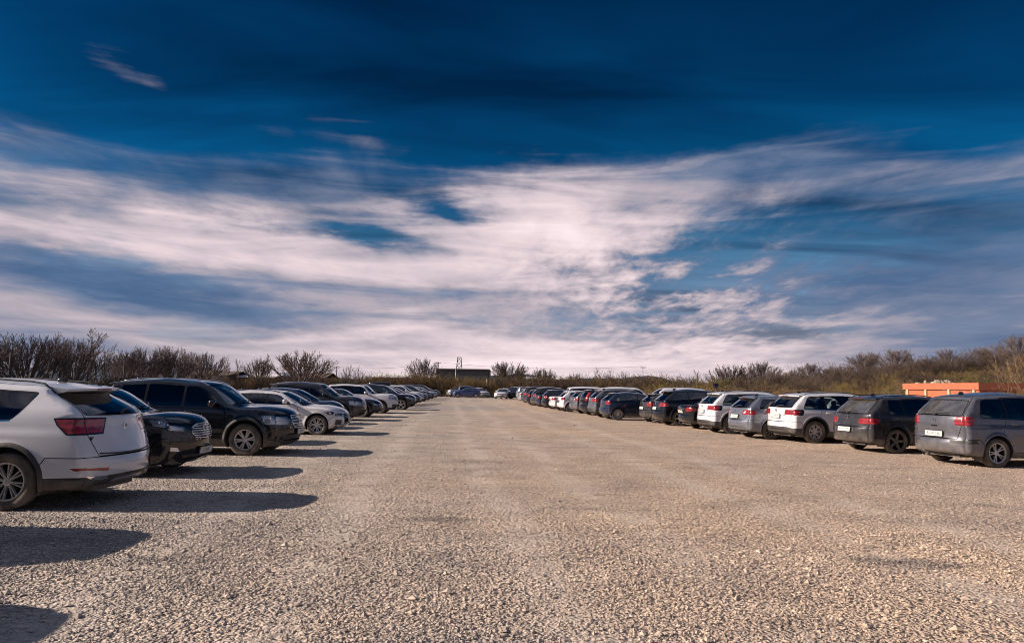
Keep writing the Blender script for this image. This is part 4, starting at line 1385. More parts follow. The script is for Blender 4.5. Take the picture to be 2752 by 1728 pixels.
# grey estate
e, s_ = lampR(0.82, 0.98, 0.48, 0.45, 0.44)
SPEC['estate'] = dict(wchrome=True, kind='parked_estate_car', L=4.70, hw=0.91, wr=0.325, ra=0.385, wheels=(0.98, 3.76), belt=(1.02, 0.96), zbt=0.64, zfb=0.56, hoodz=0.78, crease=0.88,
    prof=hatch_profile(4.70, 1.50, 0.64, (0.13, 1.05), (0.50, 1.37), (2.62, 1.43), (3.40, 1.02), 0.87), dlo_r=(0.56, 0.78), xC=1.34, xB=2.18, xFd=3.16, xRd=1.24, tint=True, tgw=0.70, tl=(0.82, 0.98), rim='ten', rr=0.68,
    spoiler=(0.08, 0.03), rails=(0.7, 2.55, 'chrome'),
    ends=e + [('plate_recess', 'r', [(-0.34, 0.68), (-0.34, 0.82), (0.34, 0.82), (0.34, 0.68)]), ('tail_lamp_lens#m', 'r', [(0.50, 0.87), (0.53, 0.93), (0.60, 0.95), (0.60, 0.87)]), ('chrome_strip', 'r', [(-0.6, 0.40), (-0.6, 0.415), (0.6, 0.415), (0.6, 0.40)]),
              ('headlamp', 'f', [(0.45, 0.62), (0.45, 0.74), (1.2, 0.79), (1.2, 0.64)]), ('grille', 'f', [(-0.42, 0.56), (-0.44, 0.72), (0.44, 0.72), (0.42, 0.56)]), ('lower_grille', 'f', [(-0.55, 0.30), (-0.6, 0.42), (0.6, 0.42), (0.55, 0.30)])],
    side=s_ + [('headlamp', [(4.2, 0.77), (4.8, 0.64), (4.8, 0.80)])], badge=[('r', 0.0, 0.93, 0.045)], grille_bars=[(0.60, -0.4, 0.4, 'chrome'), (0.66, -0.42, 0.42, 'chrome')])
SPEC['estate']['ends'] = [SPEC['estate']['ends'][2]] + SPEC['estate']['ends'][:2] + SPEC['estate']['ends'][3:]
# saloon with boot
SPEC['saloon'] = dict(wchrome=True, kind='parked_saloon_car', L=4.62, hw=0.895, wr=0.32, ra=0.38, wheels=(1.0, 3.70), belt=(0.98, 0.93), zbt=0.60, zfb=0.55, hoodz=0.76, crease=0.84,
    prof=hatch_profile(4.62, 1.43, 0.60, (0.82, 1.05), (1.45, 1.34), (2.60, 1.37), (3.36, 0.98), 0.83, deck=(0.06, 1.00)), dlo_r=(1.02, 1.35), xB=2.14, xFd=3.12, xRd=1.30, tgw=0.66, tl=(0.74, 0.90), rim='ten', rr=0.68, rear_wiper=False,
    ends=[('tail_lamp', 'r', [(0.50, 0.74), (0.48, 0.84), (0.56, 0.92), (1.2, 0.92), (1.2, 0.74)]), ('plate_recess', 'r', [(-0.30, 0.66), (-0.30, 0.80), (0.30, 0.80), (0.30, 0.66)]), ('chrome_strip', 'r', [(-0.36, 0.81), (-0.36, 0.83), (0.36, 0.83), (0.36, 0.81)]),
          ('headlamp', 'f', [(0.45, 0.60), (0.45, 0.70), (1.2, 0.75), (1.2, 0.62)]), ('grille', 'f', [(-0.40, 0.56), (-0.42, 0.70), (0.42, 0.70), (0.40, 0.56)]), ('lower_grille', 'f', [(-0.55, 0.29), (-0.6, 0.42), (0.6, 0.42), (0.55, 0.29)])],
    side=[('tail_lamp', [(-0.3, 0.74), (0.36, 0.76), (0.40, 0.90), (-0.3, 0.92)]), ('headlamp', [(4.1, 0.74), (4.7, 0.62), (4.7, 0.76)])], badge=[('r', 0.0, 0.88, 0.045), ('f', 0, 0.64, 0.05)],
    grille_bars=[(0.60, -0.4, 0.4, 'chrome'), (0.66, -0.4, 0.4, 'chrome')], frames=[('f', [(-0.40, 0.56), (-0.42, 0.70), (0.42, 0.70), (0.40, 0.56), (-0.40, 0.56)], 0.01, 'chrome')])
# small round-nosed hatchback
SPEC['hatch'] = dict(kind='parked_hatchback', L=4.10, hw=0.87, wr=0.31, ra=0.37, wheels=(0.72, 3.28), belt=(0.99, 0.93), zbt=0.62, zfb=0.55, hoodz=0.80, crease=0.84,
    prof=hatch_profile(4.10, 1.47, 0.62, (0.12, 1.02), (0.52, 1.34), (2.22, 1.39), (3.02, 1.00), 0.86), dlo_r=(0.62, 0.82), xB=1.82, xFd=2.78, xRd=0.98, tgw=0.66, tl=(0.80, 1.00), rim='seven', rr=0.66, spoiler=(0.10, 0.03),
    ends=[('tail_lamp', 'r', [(0.52, 0.80), (0.50, 0.90), (0.54, 1.0), (1.2, 1.0), (1.2, 0.80)]), ('plate_recess', 'r', [(-0.30, 0.64), (-0.30, 0.78), (0.30, 0.78), (0.30, 0.64)]),
          ('headlamp', 'f', [(0.44, 0.60), (0.42, 0.72), (1.2, 0.80), (1.2, 0.64)]), ('grille', 'f', [(-0.34, 0.60), (-0.36, 0.68), (0.36, 0.68), (0.34, 0.60)]), ('lower_grille', 'f', [(-0.5, 0.28), (-0.58, 0.44), (0.58, 0.44), (0.5, 0.28)])],
    side=[('tail_lamp', [(-0.3, 0.80), (0.34, 0.82), (0.36, 0.98), (-0.3, 1.0)]), ('headlamp', [(3.55, 0.80), (4.3, 0.64), (4.3, 0.82)])], badge=[('r', 0, 0.92, 0.045), ('f', 0, 0.64, 0.05)])
# boxy compact off-roader with slotted grille
SPEC['boxy_suv'] = dict(kind='parked_suv', L=4.35, hw=0.90, wr=0.345, ra=0.41, wheels=(0.88, 3.45), belt=(1.12, 1.06), zbt=0.62, zfb=0.62, hoodz=0.96, crease=0.92, tumble=0.24,
    prof=hatch_profile(4.35, 1.69, 0.62, (0.09, 1.12), (0.26, 1.52), (2.48, 1.60), (3.02, 1.18), 1.08), dlo_r=(0.45, 0.52), xC=1.12, xB=1.98, xFd=2.86, xRd=1.10, clad=0.13, tgw=0.70, tl=(0.84, 1.08), rim='five', rr=0.66, rails=(0.55, 2.4, 'trim'),
    ends=[('tail_lamp', 'r', [(0.56, 0.84), (0.56, 0.96), (0.56, 1.08), (1.2, 1.08), (1.2, 0.84)]), ('headlamp', 'f', [(0.44, 0.78), (0.44, 0.92), (1.2, 0.95), (1.2, 0.78)]), ('grille', 'f', [(-0.38, 0.72), (-0.40, 0.94), (0.40, 0.94), (0.38, 0.72)]), ('lower_grille', 'f', [(-0.62, 0.34), (-0.66, 0.52), (0.66, 0.52), (0.62, 0.34)])],
    side=[('tail_lamp', [(-0.3, 0.84), (0.24, 0.85), (0.25, 1.08), (-0.3, 1.08)]), ('headlamp', [(3.95, 0.93), (4.02, 0.78), (4.6, 0.76), (4.6, 0.97)])],
    frames=[('f', [(y, 0.73), (y, 0.93)], 0.016, 'chrome') for y in (-0.30, -0.2, -0.1, 0.0, 0.1, 0.2, 0.30)])
# sloping coupe-like off-roader with smooth nose
SPEC['sport_suv'] = dict(kind='parked_suv', L=4.75, hw=0.95, wr=0.37, ra=0.43, wheels=(0.98, 3.84), belt=(1.10, 1.04), zbt=0.66, zfb=0.60, hoodz=0.88, crease=0.92,
    prof=hatch_profile(4.75, 1.68, 0.66, (0.16, 1.12), (0.62, 1.50), (2.72, 1.58), (3.52, 1.10), 0.98), dlo_r=(0.62, 0.90), xC=1.40, xB=2.26, xFd=3.28, xRd=1.3, tint=True, tgw=0.74, tl=(0.86, 1.04), rim='five', rr=0.70, spoiler=(0.14, 0.03),
    ends=[('tail_lamp', 'r', [(0.48, 0.86), (0.46, 0.96), (0.52, 1.04), (1.2, 1.06), (1.2, 0.86)]), ('headlamp', 'f', [(0.52, 0.70), (0.48, 0.80), (0.56, 0.88), (1.2, 0.90), (1.2, 0.74)]), ('lower_grille', 'f', [(-0.52, 0.36), (-0.6, 0.56), (0.6, 0.56), (0.52, 0.36)]),
          ('lower_grille#m', 'f', [(0.66, 0.40), (0.66, 0.52), (0.86, 0.54), (0.84, 0.42)]), ('plate_recess', 'r', [(-0.30, 0.70), (-0.30, 0.84), (0.30, 0.84), (0.30, 0.70)])],
    side=[('tail_lamp', [(-0.3, 0.86), (0.42, 0.88), (0.44, 1.02), (-0.3, 1.06)]), ('headlamp', [(4.10, 0.90), (4.25, 0.76), (4.9, 0.72), (4.9, 0.92)])], badge=[('f', 0, 0.86, 0.035), ('r', 0, 0.98, 0.045)])
# tall-lamp hatchback
SPEC['tall_lamp'] = dict(SPEC['hatch'], kind='parked_minivan', L=4.38, hw=0.90, wheels=(0.82, 3.50), belt=(1.05, 0.96), prof=hatch_profile(4.38, 1.60, 0.64, (0.10, 1.08), (0.38, 1.46), (2.42, 1.51), (3.28, 1.04), 0.90),
    dlo_r=(0.56, 0.74), xC=1.14, xB=1.98, xFd=2.98, xRd=1.10, tl=(0.90, 1.30), tgw=0.68, rwm=0.15, rails=(0.6, 2.3, 'trim'),
    ends=[('tail_lamp', 'r', [(0.62, 0.88), (0.60, 1.0), (0.56, 1.36), (1.2, 1.40), (1.2, 0.88)]), ('plate_recess', 'r', [(-0.30, 0.66), (-0.30, 0.80), (0.30, 0.80), (0.30, 0.66)])] + SPEC['hatch']['ends'][2:],
    side=[('tail_lamp', [(-0.3, 0.88), (0.22, 0.90), (0.34, 1.10), (0.50, 1.40), (-0.3, 1.40)]), ('headlamp', [(3.80, 0.82), (4.5, 0.64), (4.5, 0.84)])])
# van / camper
SPEC['van'] = dict(kind='parked_van', L=4.90, hw=0.95, wr=0.335, ra=0.395, wheels=(0.98, 4.0), belt=(1.10, 1.07), zbt=0.60, zfb=0.60, hoodz=0.95, crease=0.98, tumble=0.16,
    prof=hatch_profile(4.90, 1.78, 0.60, (0.06, 1.12), (0.16, 1.58), (3.30, 1.69), (4.12, 1.20), 1.05), dlo_r=(0.34, 0.38), xC=1.55, xB=2.75, xFd=3.86, xRd=1.50, tint=True, tgw=0.80, tl=(0.80, 1.10), rim='ten', rr=0.66, wmargin=0.13,
    ends=[('tail_lamp', 'r', [(0.72, 0.76), (0.72, 0.95), (0.72, 1.14), (1.2, 1.14), (1.2, 0.76)]), ('headlamp', 'f', [(0.50, 0.72), (0.50, 0.88), (1.2, 0.94), (1.2, 0.74)]), ('grille', 'f', [(-0.45, 0.68), (-0.45, 0.84), (0.45, 0.84), (0.45, 0.68)]), ('lower_grille', 'f', [(-0.6, 0.32), (-0.66, 0.48), (0.66, 0.48), (0.6, 0.32)])],
    side=[('tail_lamp', [(-0.3, 0.76), (0.16, 0.77), (0.16, 1.14), (-0.3, 1.14)]), ('headlamp', [(4.5, 0.92), (5.1, 0.74), (5.1, 0.95)])])
SPEC['estate_bars'] = dict(SPEC['estate'], bars=(1.1, 2.2))
SPEC['saloon_shade'] = dict(SPEC['people_carrier'], sunshade=True, dusty=False, kind='parked_car', flaps=False)

# ---------------------------------------------------------------- ground
def gravel_mat(name, fine):
    m = bpy.data.materials.new(name)
    m.use_nodes = True
    T = NT(m.node_tree)
    out = T.n('ShaderNodeOutputMaterial')
    b = T.n('ShaderNodeBsdfPrincipled', i_Roughness=0.92)
    b.inputs['Specular IOR Level'].default_value = 0.15
    T.l(b.outputs[0], out.inputs[0])
    tc = T.n('ShaderNodeTexCoord')
    o = tc.outputs['Object']
    big = T.noise(T.vm('ADD', o, (3.0, 0, 0)), 0.10, 4.0, 0.55, 0.6)
    mid = T.noise(T.vm('MULTIPLY', o, (1.0, 1.6, 1.0)), 0.75, 5.0, 0.6, 0.4)
    tone = T.ramp(big, [(0.28, (0.37, 0.325, 0.295)), (0.50, (0.45, 0.375, 0.31)), (0.72, (0.53, 0.425, 0.335))])
    sx = T.n('ShaderNodeSeparateXYZ')
    T.l(o, sx.inputs[0])
    tone = T.mix(1.0, tone, T.mix(T.smooth(T.m('ADD', sx.outputs[0], T.m('MULTIPLY', T.m('SUBTRACT', big, 0.5), 12.0)), -4.0, 3.0), (0.97, 1.0, 1.04), (1.14, 1.07, 1.0)), 'MULTIPLY')
    tone = T.mix(1.0, tone, T.ramp(mid, [(0.28, (0.70, 0.71, 0.74)), (0.46, (0.95, 0.95, 0.95)), (0.72, (1.12, 1.11, 1.09))]), 'MULTIPLY')
    # a few oily or damp stains
    st = None
    for sx, sy, rx, ry in STAINS:
        p = T.vm('MULTIPLY', T.vm('SUBTRACT', o, (sx, sy, 0)), (1 / rx, 1 / ry, 0))
        ln = T.n('ShaderNodeVectorMath', operation='LENGTH')
        T.l(p, ln.inputs[0])
        f = T.smooth(T.m('ADD', ln.outputs['Value'], T.m('MULTIPLY', T.m('SUBTRACT', mid, 0.5), 2.4)), 1.3, 0.3)
        st = f if st is None else T.m('MAXIMUM', st, f)
    tone = T.mix(T.m('MULTIPLY', st, 0.62), tone, (0.13, 0.115, 0.115))
    if fine:
        at = T.n('ShaderNodeAttribute', attribute_name='tone')
        var = T.ramp(at.outputs['Fac'], [(0.0, (0.55, 0.55, 0.58)), (0.3, (0.84, 0.84, 0.85)), (0.7, (1.02, 1.01, 1.0)), (1.0, (1.28, 1.26, 1.22))])
        c = T.mix(1.0, tone, var, 'MULTIPLY')
        T.l(c, b.inputs['Base Color'])
        bp = T.n('ShaderNodeBump', i_Strength=0.4, i_Distance=0.01)
        T.l(T.noise(o, 90.0, 3.0, 0.6), bp.inputs['Height'])
        T.l(bp.outputs[0], b.inputs['Normal'])
        return m
    ow = T.vm('ADD', o, T.vm('MULTIPLY', T.n('ShaderNodeTexNoise', i_Scale=9.0).outputs[1], (0.05, 0.05, 0.0)))
    v1 = T.n('ShaderNodeTexVoronoi', feature='F1')
    v1.inputs['Scale'].default_value = 36.0
    T.l(ow, v1.inputs['Vector'])
    v2 = T.n('ShaderNodeTexVoronoi', feature='F1')
    v2.inputs['Scale'].default_value = 16.0
    T.l(ow, v2.inputs['Vector'])
    sep = T.n('ShaderNodeSeparateColor')
    T.l(v1.outputs['Color'], sep.inputs[0])
    sp2 = T.n('ShaderNodeSeparateColor')
    T.l(v2.outputs['Color'], sp2.inputs[0])
    k = T.m('ADD', T.m('MULTIPLY', sep.outputs[0], 0.6), T.m('MULTIPLY', sp2.outputs[0], 0.4))
    var = T.ramp(k, [(0.10, (0.60, 0.60, 0.63)), (0.35, (0.88, 0.88, 0.89)), (0.65, (1.03, 1.02, 1.0)), (0.92, (1.26, 1.24, 1.2))])
    c = T.mix(1.0, tone, var, 'MULTIPLY')
    gaps = T.ramp(v1.outputs['Distance'], [(0.45, (1, 1, 1)), (0.75, (0.62, 0.60, 0.60))])
    c = T.mix(1.0, c, gaps, 'MULTIPLY')
    # wheel tracks worn along the lane: finer, dustier, pressed flat
    so_ = T.n('ShaderNodeSeparateXYZ')
    T.l(o, so_.inputs[0])
    xw = T.m('ADD', so_.outputs[0], T.m('ADD', T.m('MULTIPLY', so_.outputs[1], 0.085), T.m('MULTIPLY', T.m('SUBTRACT', T.noise(T.vm('MULTIPLY', o, (0.0, 0.06, 0)), 1.0, 2.0), 0.5), 3.0)))
    tk = None
    for tx in TRACKS:
        f = T.smooth(T.m('ABSOLUTE', T.m('SUBTRACT', xw, tx)), 0.45, 0.05)
        tk = f if tk is None else T.m('MAXIMUM', tk, f)
    tk = T.m('MULTIPLY', tk, T.smooth(mid, 0.30, 0.62))
    c = T.mix(T.m('MULTIPLY', tk, 0.5), c, (0.43, 0.37, 0.315))
    T.l(c, b.inputs['Base Color'])
    hgt = T.m('SUBTRACT', T.m('SUBTRACT', 1.0, T.m('MULTIPLY', v1.outputs['Distance'], 0.8)), T.m('MULTIPLY', v2.outputs['Distance'], 0.9))
    hgt = T.m('ADD', hgt, T.m('MULTIPLY', T.noise(o, 2.2, 4.0, 0.6), 2.2))
    bp = T.n('ShaderNodeBump', i_Strength=0.8, i_Distance=0.034)
    T.l(T.m('SUBTRACT', 0.9, T.m('MULTIPLY', tk, 0.45)), bp.inputs['Strength'])
    T.l(hgt, bp.inputs['Height'])
    T.l(bp.outputs[0], b.inputs['Normal'])
    return m


TRACKS = (-2.9, -1.35, 0.7, 2.25, 4.3, 5.9)
STAINS = [(*G(2450, 1512), 0.55, 0.28), (*G(2360, 1505), 0.35, 0.2), (*G(1180, 1395), 0.5, 0.2), (*G(1820, 1395), 0.12, 0.05)]
LOT = [(-75, -14), (75, -14), (75, 60), (48, 112), (-60, 112), (-75, 80)]
me = mesh('gravel_lot', [(x, y, 0.0) for x, y in LOT], [tuple(range(len(LOT)))], [gravel_mat('gravel', False)])
tag(obj('gravel_lot', me), kind='structure')
earth = princ('winter_field', (0.12, 0.10, 0.065), 0.95, spec=0.1, mottle=0.35, mscale=0.25, bump=0.8, bscale=3.0)
me = mesh('ground', [(-9000, -300, -0.03), (9000, -300, -0.03), (9000, 12000, -0.03), (-9000, 12000, -0.03)], [(0, 1, 2, 3)], [earth])
tag(obj('ground', me), kind='structure')

# loose stones lying on the gravel, real geometry where the camera can tell them apart
def scatter_stones(n, ylo, yhi, smin, smax, seed, tmpl):
    rg = np.random.default_rng(seed)
    u = rg.random(n)
    y = np.sqrt(ylo**2 + u * (yhi**2 - ylo**2))
    x = (rg.random(n) * 2 - 1) * (0.78 * y + 0.6)
    # stones lie thicker in some patches and have been pushed out of the wheel tracks
    d = np.sin(x * 0.9 + 1.7 * np.sin(y * 0.55)) + np.sin(y * 1.15 + 1.3 * np.sin(x * 0.8 + 2)) + 0.8 * np.sin(x * 2.3 - y * 1.7)
    keep = rg.random(n) < np.clip(0.72 + 0.22 * d, 0.36, 1.0)
    for tx in TRACKS:
        keep &= ~((np.abs(x + 0.085 * y - tx) < 0.30) & (rg.random(n) < 0.45))
    x, y = x[keep], y[keep]
    n = len(x)
    s = smin + (smax - smin) * rg.random(n) ** 3.2
    s *= 1 + 0.9 * (rg.random(n) < 0.02)
    V0, F0 = tmpl
    k = len(V0)
    V = np.repeat(V0[None], n, 0)
    V = V * (1 + 0.28 * rg.standard_normal((n, k, 1)).clip(-1.5, 1.5)) * (0.62 + 0.6 * rg.random((n, 1, 3))) * np.array([1, 1, 0.72])
    a = rg.random(n) * 6.283
    c, sn = np.cos(a)[:, None], np.sin(a)[:, None]
    X = (V[..., 0] * c - V[..., 1] * sn) * s[:, None] + x[:, None]
    Y = (V[..., 0] * sn + V[..., 1] * c) * s[:, None] + y[:, None]
    Z = V[..., 2] * s[:, None] + (s * 0.22)[:, None]
    VV = np.stack([X, Y, Z], 2).reshape(-1, 3)
    FF = (F0[None] + (np.arange(n) * k)[:, None, None]).reshape(-1, 3)
    tone = np.repeat(rg.random(n), len(F0))
    return VV, FF, tone


t_ = (1 + 5 ** 0.5) / 2
ICO = np.array([(-1, t_, 0), (1, t_, 0), (-1, -t_, 0), (1, -t_, 0), (0, -1, t_), (0, 1, t_), (0, -1, -t_), (0, 1, -t_), (t_, 0, -1), (t_, 0, 1), (-t_, 0, -1), (-t_, 0, 1)]) / 1.9
ICOF = np.array([(0, 11, 5), (0, 5, 1), (0, 1, 7), (0, 7, 10), (0, 10, 11), (1, 5, 9), (5, 11, 4), (11, 10, 2), (10, 7, 6), (7, 1, 8), (3, 9, 4), (3, 4, 2), (3, 2, 6), (3, 6, 8), (3, 8, 9), (4, 9, 5), (2, 4, 11), (6, 2, 10), (8, 6, 7), (9, 8, 1)])
OCT = np.array([(1, 0, 0), (-0.8, 0.6, 0), (-0.8, -0.6, 0), (0.1, 0.9, 0.1), (0, 0, 0.95), (0.1, -0.85, 0.3), (0, 0, -0.6)])
OCTF = np.array([(0, 3, 4), (3, 1, 4), (1, 2, 4), (2, 5, 4), (5, 0, 4), (0, 5, 6), (5, 2, 6), (2, 1, 6), (1, 3, 6), (3, 0, 6)])
parts_ = [scatter_stones(110000, 4.2, 9.0, 0.005, 0.021, 1, (OCT, OCTF)), scatter_stones(100000, 9.0, 17.0, 0.006, 0.018, 2, (OCT, OCTF)), scatter_stones(40000, 17.0, 34.0, 0.010, 0.023, 3, (OCT, OCTF))]
Vs, Fs, Ts, b = [], [], [], 0
for V, F, t in parts_:
    Vs.append(V); Fs.append(F + b); Ts.append(t); b += len(V)
me = mesh('gravel_stones', np.vstack(Vs), np.vstack(Fs), [gravel_mat('gravel_stone', True)], smooth=False)
at = me.attributes.new('tone', 'FLOAT', 'FACE')
at.data.foreach_set('value', np.concatenate(Ts).astype(np.float32))
tag(obj('gravel_stones', me), 'loose pale gravel stones scattered over the lot', kind='stuff')

# ---------------------------------------------------------------- bare trees and shrubs
bark = princ('dark_bark', (0.155, 0.124, 0.120), 0.9, spec=0.1, mottle=0.3, mscale=3)
bark2 = princ('grey_twigs', (0.135, 0.102, 0.086), 0.9, spec=0.1, mottle=0.3, mscale=2)
brush = princ('brown_brush', (0.088, 0.064, 0.052), 0.9, spec=0.1, mottle=0.35, mscale=0.7)
tan = princ('tan_twigs', (0.165, 0.112, 0.064), 0.9, spec=0.1, mottle=0.4, mscale=0.8)
olive = princ('budding_twigs', (0.17, 0.125, 0.045), 0.9, spec=0.1, mottle=0.4, mscale=0.8)
moss = princ('mossy_twigs', (0.085, 0.095, 0.030), 0.9, spec=0.1, mottle=0.4, mscale=0.8)


def tubes(S, n=3):
    """separate tapered prisms from segments (p0, p1, r0, r1)"""
    S = np.asarray(S, float)
    p0, p1, r0, r1 = S[:, :3], S[:, 3:6], S[:, 6], S[:, 7]
    t = p1 - p0
    t /= np.linalg.norm(t, axis=1)[:, None] + 1e-9
    ref = np.where(np.abs(t[:, 2:3]) < 0.9, [[0, 0, 1.0]], [[1.0, 0, 0]])
    a = np.cross(t, ref)
    a /= np.linalg.norm(a, axis=1)[:, None] + 1e-9
    b = np.cross(t, a)
    V = []
    for p, r in ((p0, r0), (p1, r1)):
        for k in range(n):
            q = 2 * math.pi * k / n
            V.append(p + (a * math.cos(q) + b * math.sin(q)) * r[:, None])
    V = np.stack(V, 1).reshape(-1, 3)
    F = np.array([(k, (k + 1) % n, n + (k + 1) % n, n + k) for k in range(n)])
    F = (F[None] + (np.arange(len(S)) * 2 * n)[:, None, None]).reshape(-1, 4)
    return V, F


def grow(rnd, p, d, length, r, level, out, kids, up, spread, wob, lens, rmin, f0=0.38):
    """one branch with its side branches"""
    n = 4 if level < 2 else 3
    pts, dirs = [p], [d]
    rs = [r * (1 - 0.62 * i / n) for i in range(n + 1)]
    for i in range(n):
        d = (d + Vector((rnd.gauss(0, wob), rnd.gauss(0, wob), rnd.gauss(0, wob) + up))).normalized()
        q = p + d * (length / n)
        out.append((level, (*p, *q, max(rs[i], rmin), max(rs[i + 1], rmin * 0.7))))
        p = q
        pts.append(p); dirs.append(d)
    if level >= len(kids):
        return
    for k in range(kids[level]):
        f = f0 + (1 - f0) * (k + rnd.random()) / kids[level]
        i = min(int(f * n), n - 1)
        fr = f * n - i
        q = pts[i].lerp(pts[i + 1], min(fr, 1))
        a = rnd.random() * 6.283
        ax = dirs[i].cross(Vector((math.cos(a), math.sin(a), 0.3))).normalized()
        ang = R(spread) * (0.65 + 0.7 * rnd.random())
        nd = (Matrix.Rotation(ang, 3, ax) @ dirs[i]).normalized()
        grow(rnd, q, nd, length * lens * (1.15 - 0.55 * f) * (0.8 + 0.4 * rnd.random()), rs[i] * 0.62, level + 1, out, kids, up, spread, wob, lens, rmin, f0)


def tree_meshes(seed, h, kind, mat_t, mat_c):
    rnd = random.Random(seed)
    out = []
    if kind == 'broad':       # short trunk, fan of long limbs
        out.append((0, (0, 0, -0.1, 0.03, 0, h * 0.16, 0.20, 0.17)))
        for k in range(20):
            a = 6.283 * k / 20 + rnd.random() * 0.5
            tl = 0.12 + 0.88 * rnd.random()
            d = Vector((math.cos(a) * math.sin(tl), math.sin(a) * math.sin(tl), math.cos(tl)))
            grow(rnd, Vector((0.03, 0, h * 0.14)), d, h * 0.70, 0.085, 1, out, [0, 8, 5, 2], 0.045, 21, 0.035, 0.52, 0.015)
    elif kind == 'upright':   # several stems going up
        for k in range(7):
            a = 6.283 * rnd.random()
            tl = 0.05 + 0.36 * rnd.random()
            d = Vector((math.cos(a) * math.sin(tl), math.sin(a) * math.sin(tl), math.cos(tl)))
            grow(rnd, Vector((rnd.gauss(0, 0.25), rnd.gauss(0, 0.25), -0.1)), d, h * (0.7 + 0.25 * rnd.random()), 0.060, 0, out, [8, 4, 2], 0.05, 20, 0.03, 0.42, 0.0125)
    elif kind == 'sapling':   # one leader, few limbs
        grow(rnd, Vector((0, 0, -0.1)), Vector((0.03, 0.02, 1)), h, 0.075, 0, out, [16, 6, 3], 0.06, 32, 0.04, 0.40, 0.014)
    elif kind == 'shrub':     # many whips from the ground
        for k in range(34):
            a = 6.283 * rnd.random()
            tl = 0.10 + 0.55 * rnd.random()
            d = Vector((math.cos(a) * math.sin(tl), math.sin(a) * math.sin(tl), math.cos(tl)))
            grow(rnd, Vector((rnd.gauss(0, 0.55), rnd.gauss(0, 0.4), -0.05)), d, h * (0.65 + 0.35 * rnd.random()), 0.022, 1, out, [0, 7, 3], 0.03, 34, 0.13, 0.42, 0.010, 0.22)
    elif kind == 'thicket':   # wide tangled mound
        for k in range(46):
            a = 6.283 * rnd.random()
            tl = 0.15 + 0.8 * rnd.random()
            d = Vector((math.cos(a) * math.sin(tl), math.sin(a) * math.sin(tl), math.cos(tl)))
            grow(rnd, Vector((rnd.gauss(0, 1.2), rnd.gauss(0, 0.9), -0.05)), d, h * (0.6 + 0.4 * rnd.random()), 0.024, 1, out, [0, 7, 3], 0.0, 40, 0.17, 0.42, 0.011, 0.22)
    lo = 1 if kind in ('upright', 'sapling', 'broad') else 1
    T0 = [s for l, s in out if l <= lo]
    C0 = [s for l, s in out if l > lo]
    V, F = tubes(T0, 5 if kind not in ('shrub', 'thicket') else 3)
    mt = mesh('trunk', V, F, [mat_t])
    V, F = tubes(C0, 3)
    return mt, mesh('crown', V, F, [mat_c], smooth=False)


TREES = {}


def tree_kind(key):
    if key not in TREES:
        kind, i, colr = key
        h = {'broad': 5.2, 'upright': 5.6, 'sapling': 5.0, 'shrub': 3.0, 'thicket': 2.6}[kind]
        g_ = (brush, brush) if kind in ('shrub', 'thicket') else (bark, bark2)
        mt, mc = {'dark': (bark, bark), 'grey': g_, 'tan': (tan, tan), 'olive': (tan, olive), 'moss': (moss, moss)}[colr]
        mm = tree_meshes(hash_(kind) + i * 17, h, kind, mt, mc)
        zz = np.empty(len(mm[1].vertices) * 3, np.float32)
        mm[1].vertices.foreach_get('co', zz)
        TREES[key] = (mm, float(np.quantile(zz[2::3], 0.997)))
    return TREES[key]


def hash_(s):
    return sum(ord(c) * (i + 3) for i, c in enumerate(s))


def plant(kind, i, colr, x, y, h, label, group, rz=0.0, wide=1.0, z=0.0, name=None):
    (mt, mc), h0 = tree_kind((kind, i, colr))
    shr = kind in ('shrub', 'thicket')
    r = empty(name or ('bare_shrub' if shr else 'bare_tree'), (x, y, z), rz)
    k = h / h0
    r.scale = (k * wide, k * wide, k)
    tag(r, label, 'shrub' if shr else 'tree', group)
    a = obj('stems' if shr else 'trunk', mt, r)
    b = obj('twigs' if shr else 'crown', mc, r)
    if shr:
        a['kind'] = b['kind'] = 'stuff'
    return r


def plant_px(kind, i, colr, px, py_top, Y, label, group, rz=0.0, wide=1.0, z=0.0, name=None):
    """stands at depth Y below pixel px and reaches up to the height seen at py_top"""
    x, zt = AT(px, Y, py_top)
    return plant(kind, i, colr, x, Y, max(zt - z, 0.6), label, group, rz, wide, z, name)

# ---------------------------------------------------------------- hills, hedges and trees round the lot
def hill_h(x, y):
    u = np.asarray(x, float) / np.maximum(np.asarray(y, float), 1)
    ridge = np.interp(u, [0.15, 0.22, 0.30, 0.38, 0.50, 0.62, 0.72, 0.9, 1.3, 3.0], [0.0, 0.3, 1.2, 2.6, 4.2, 5.6, 6.8, 7.6, 8.0, 5.0])
    return ridge * smoothstep(62, 116, np.asarray(y, float))


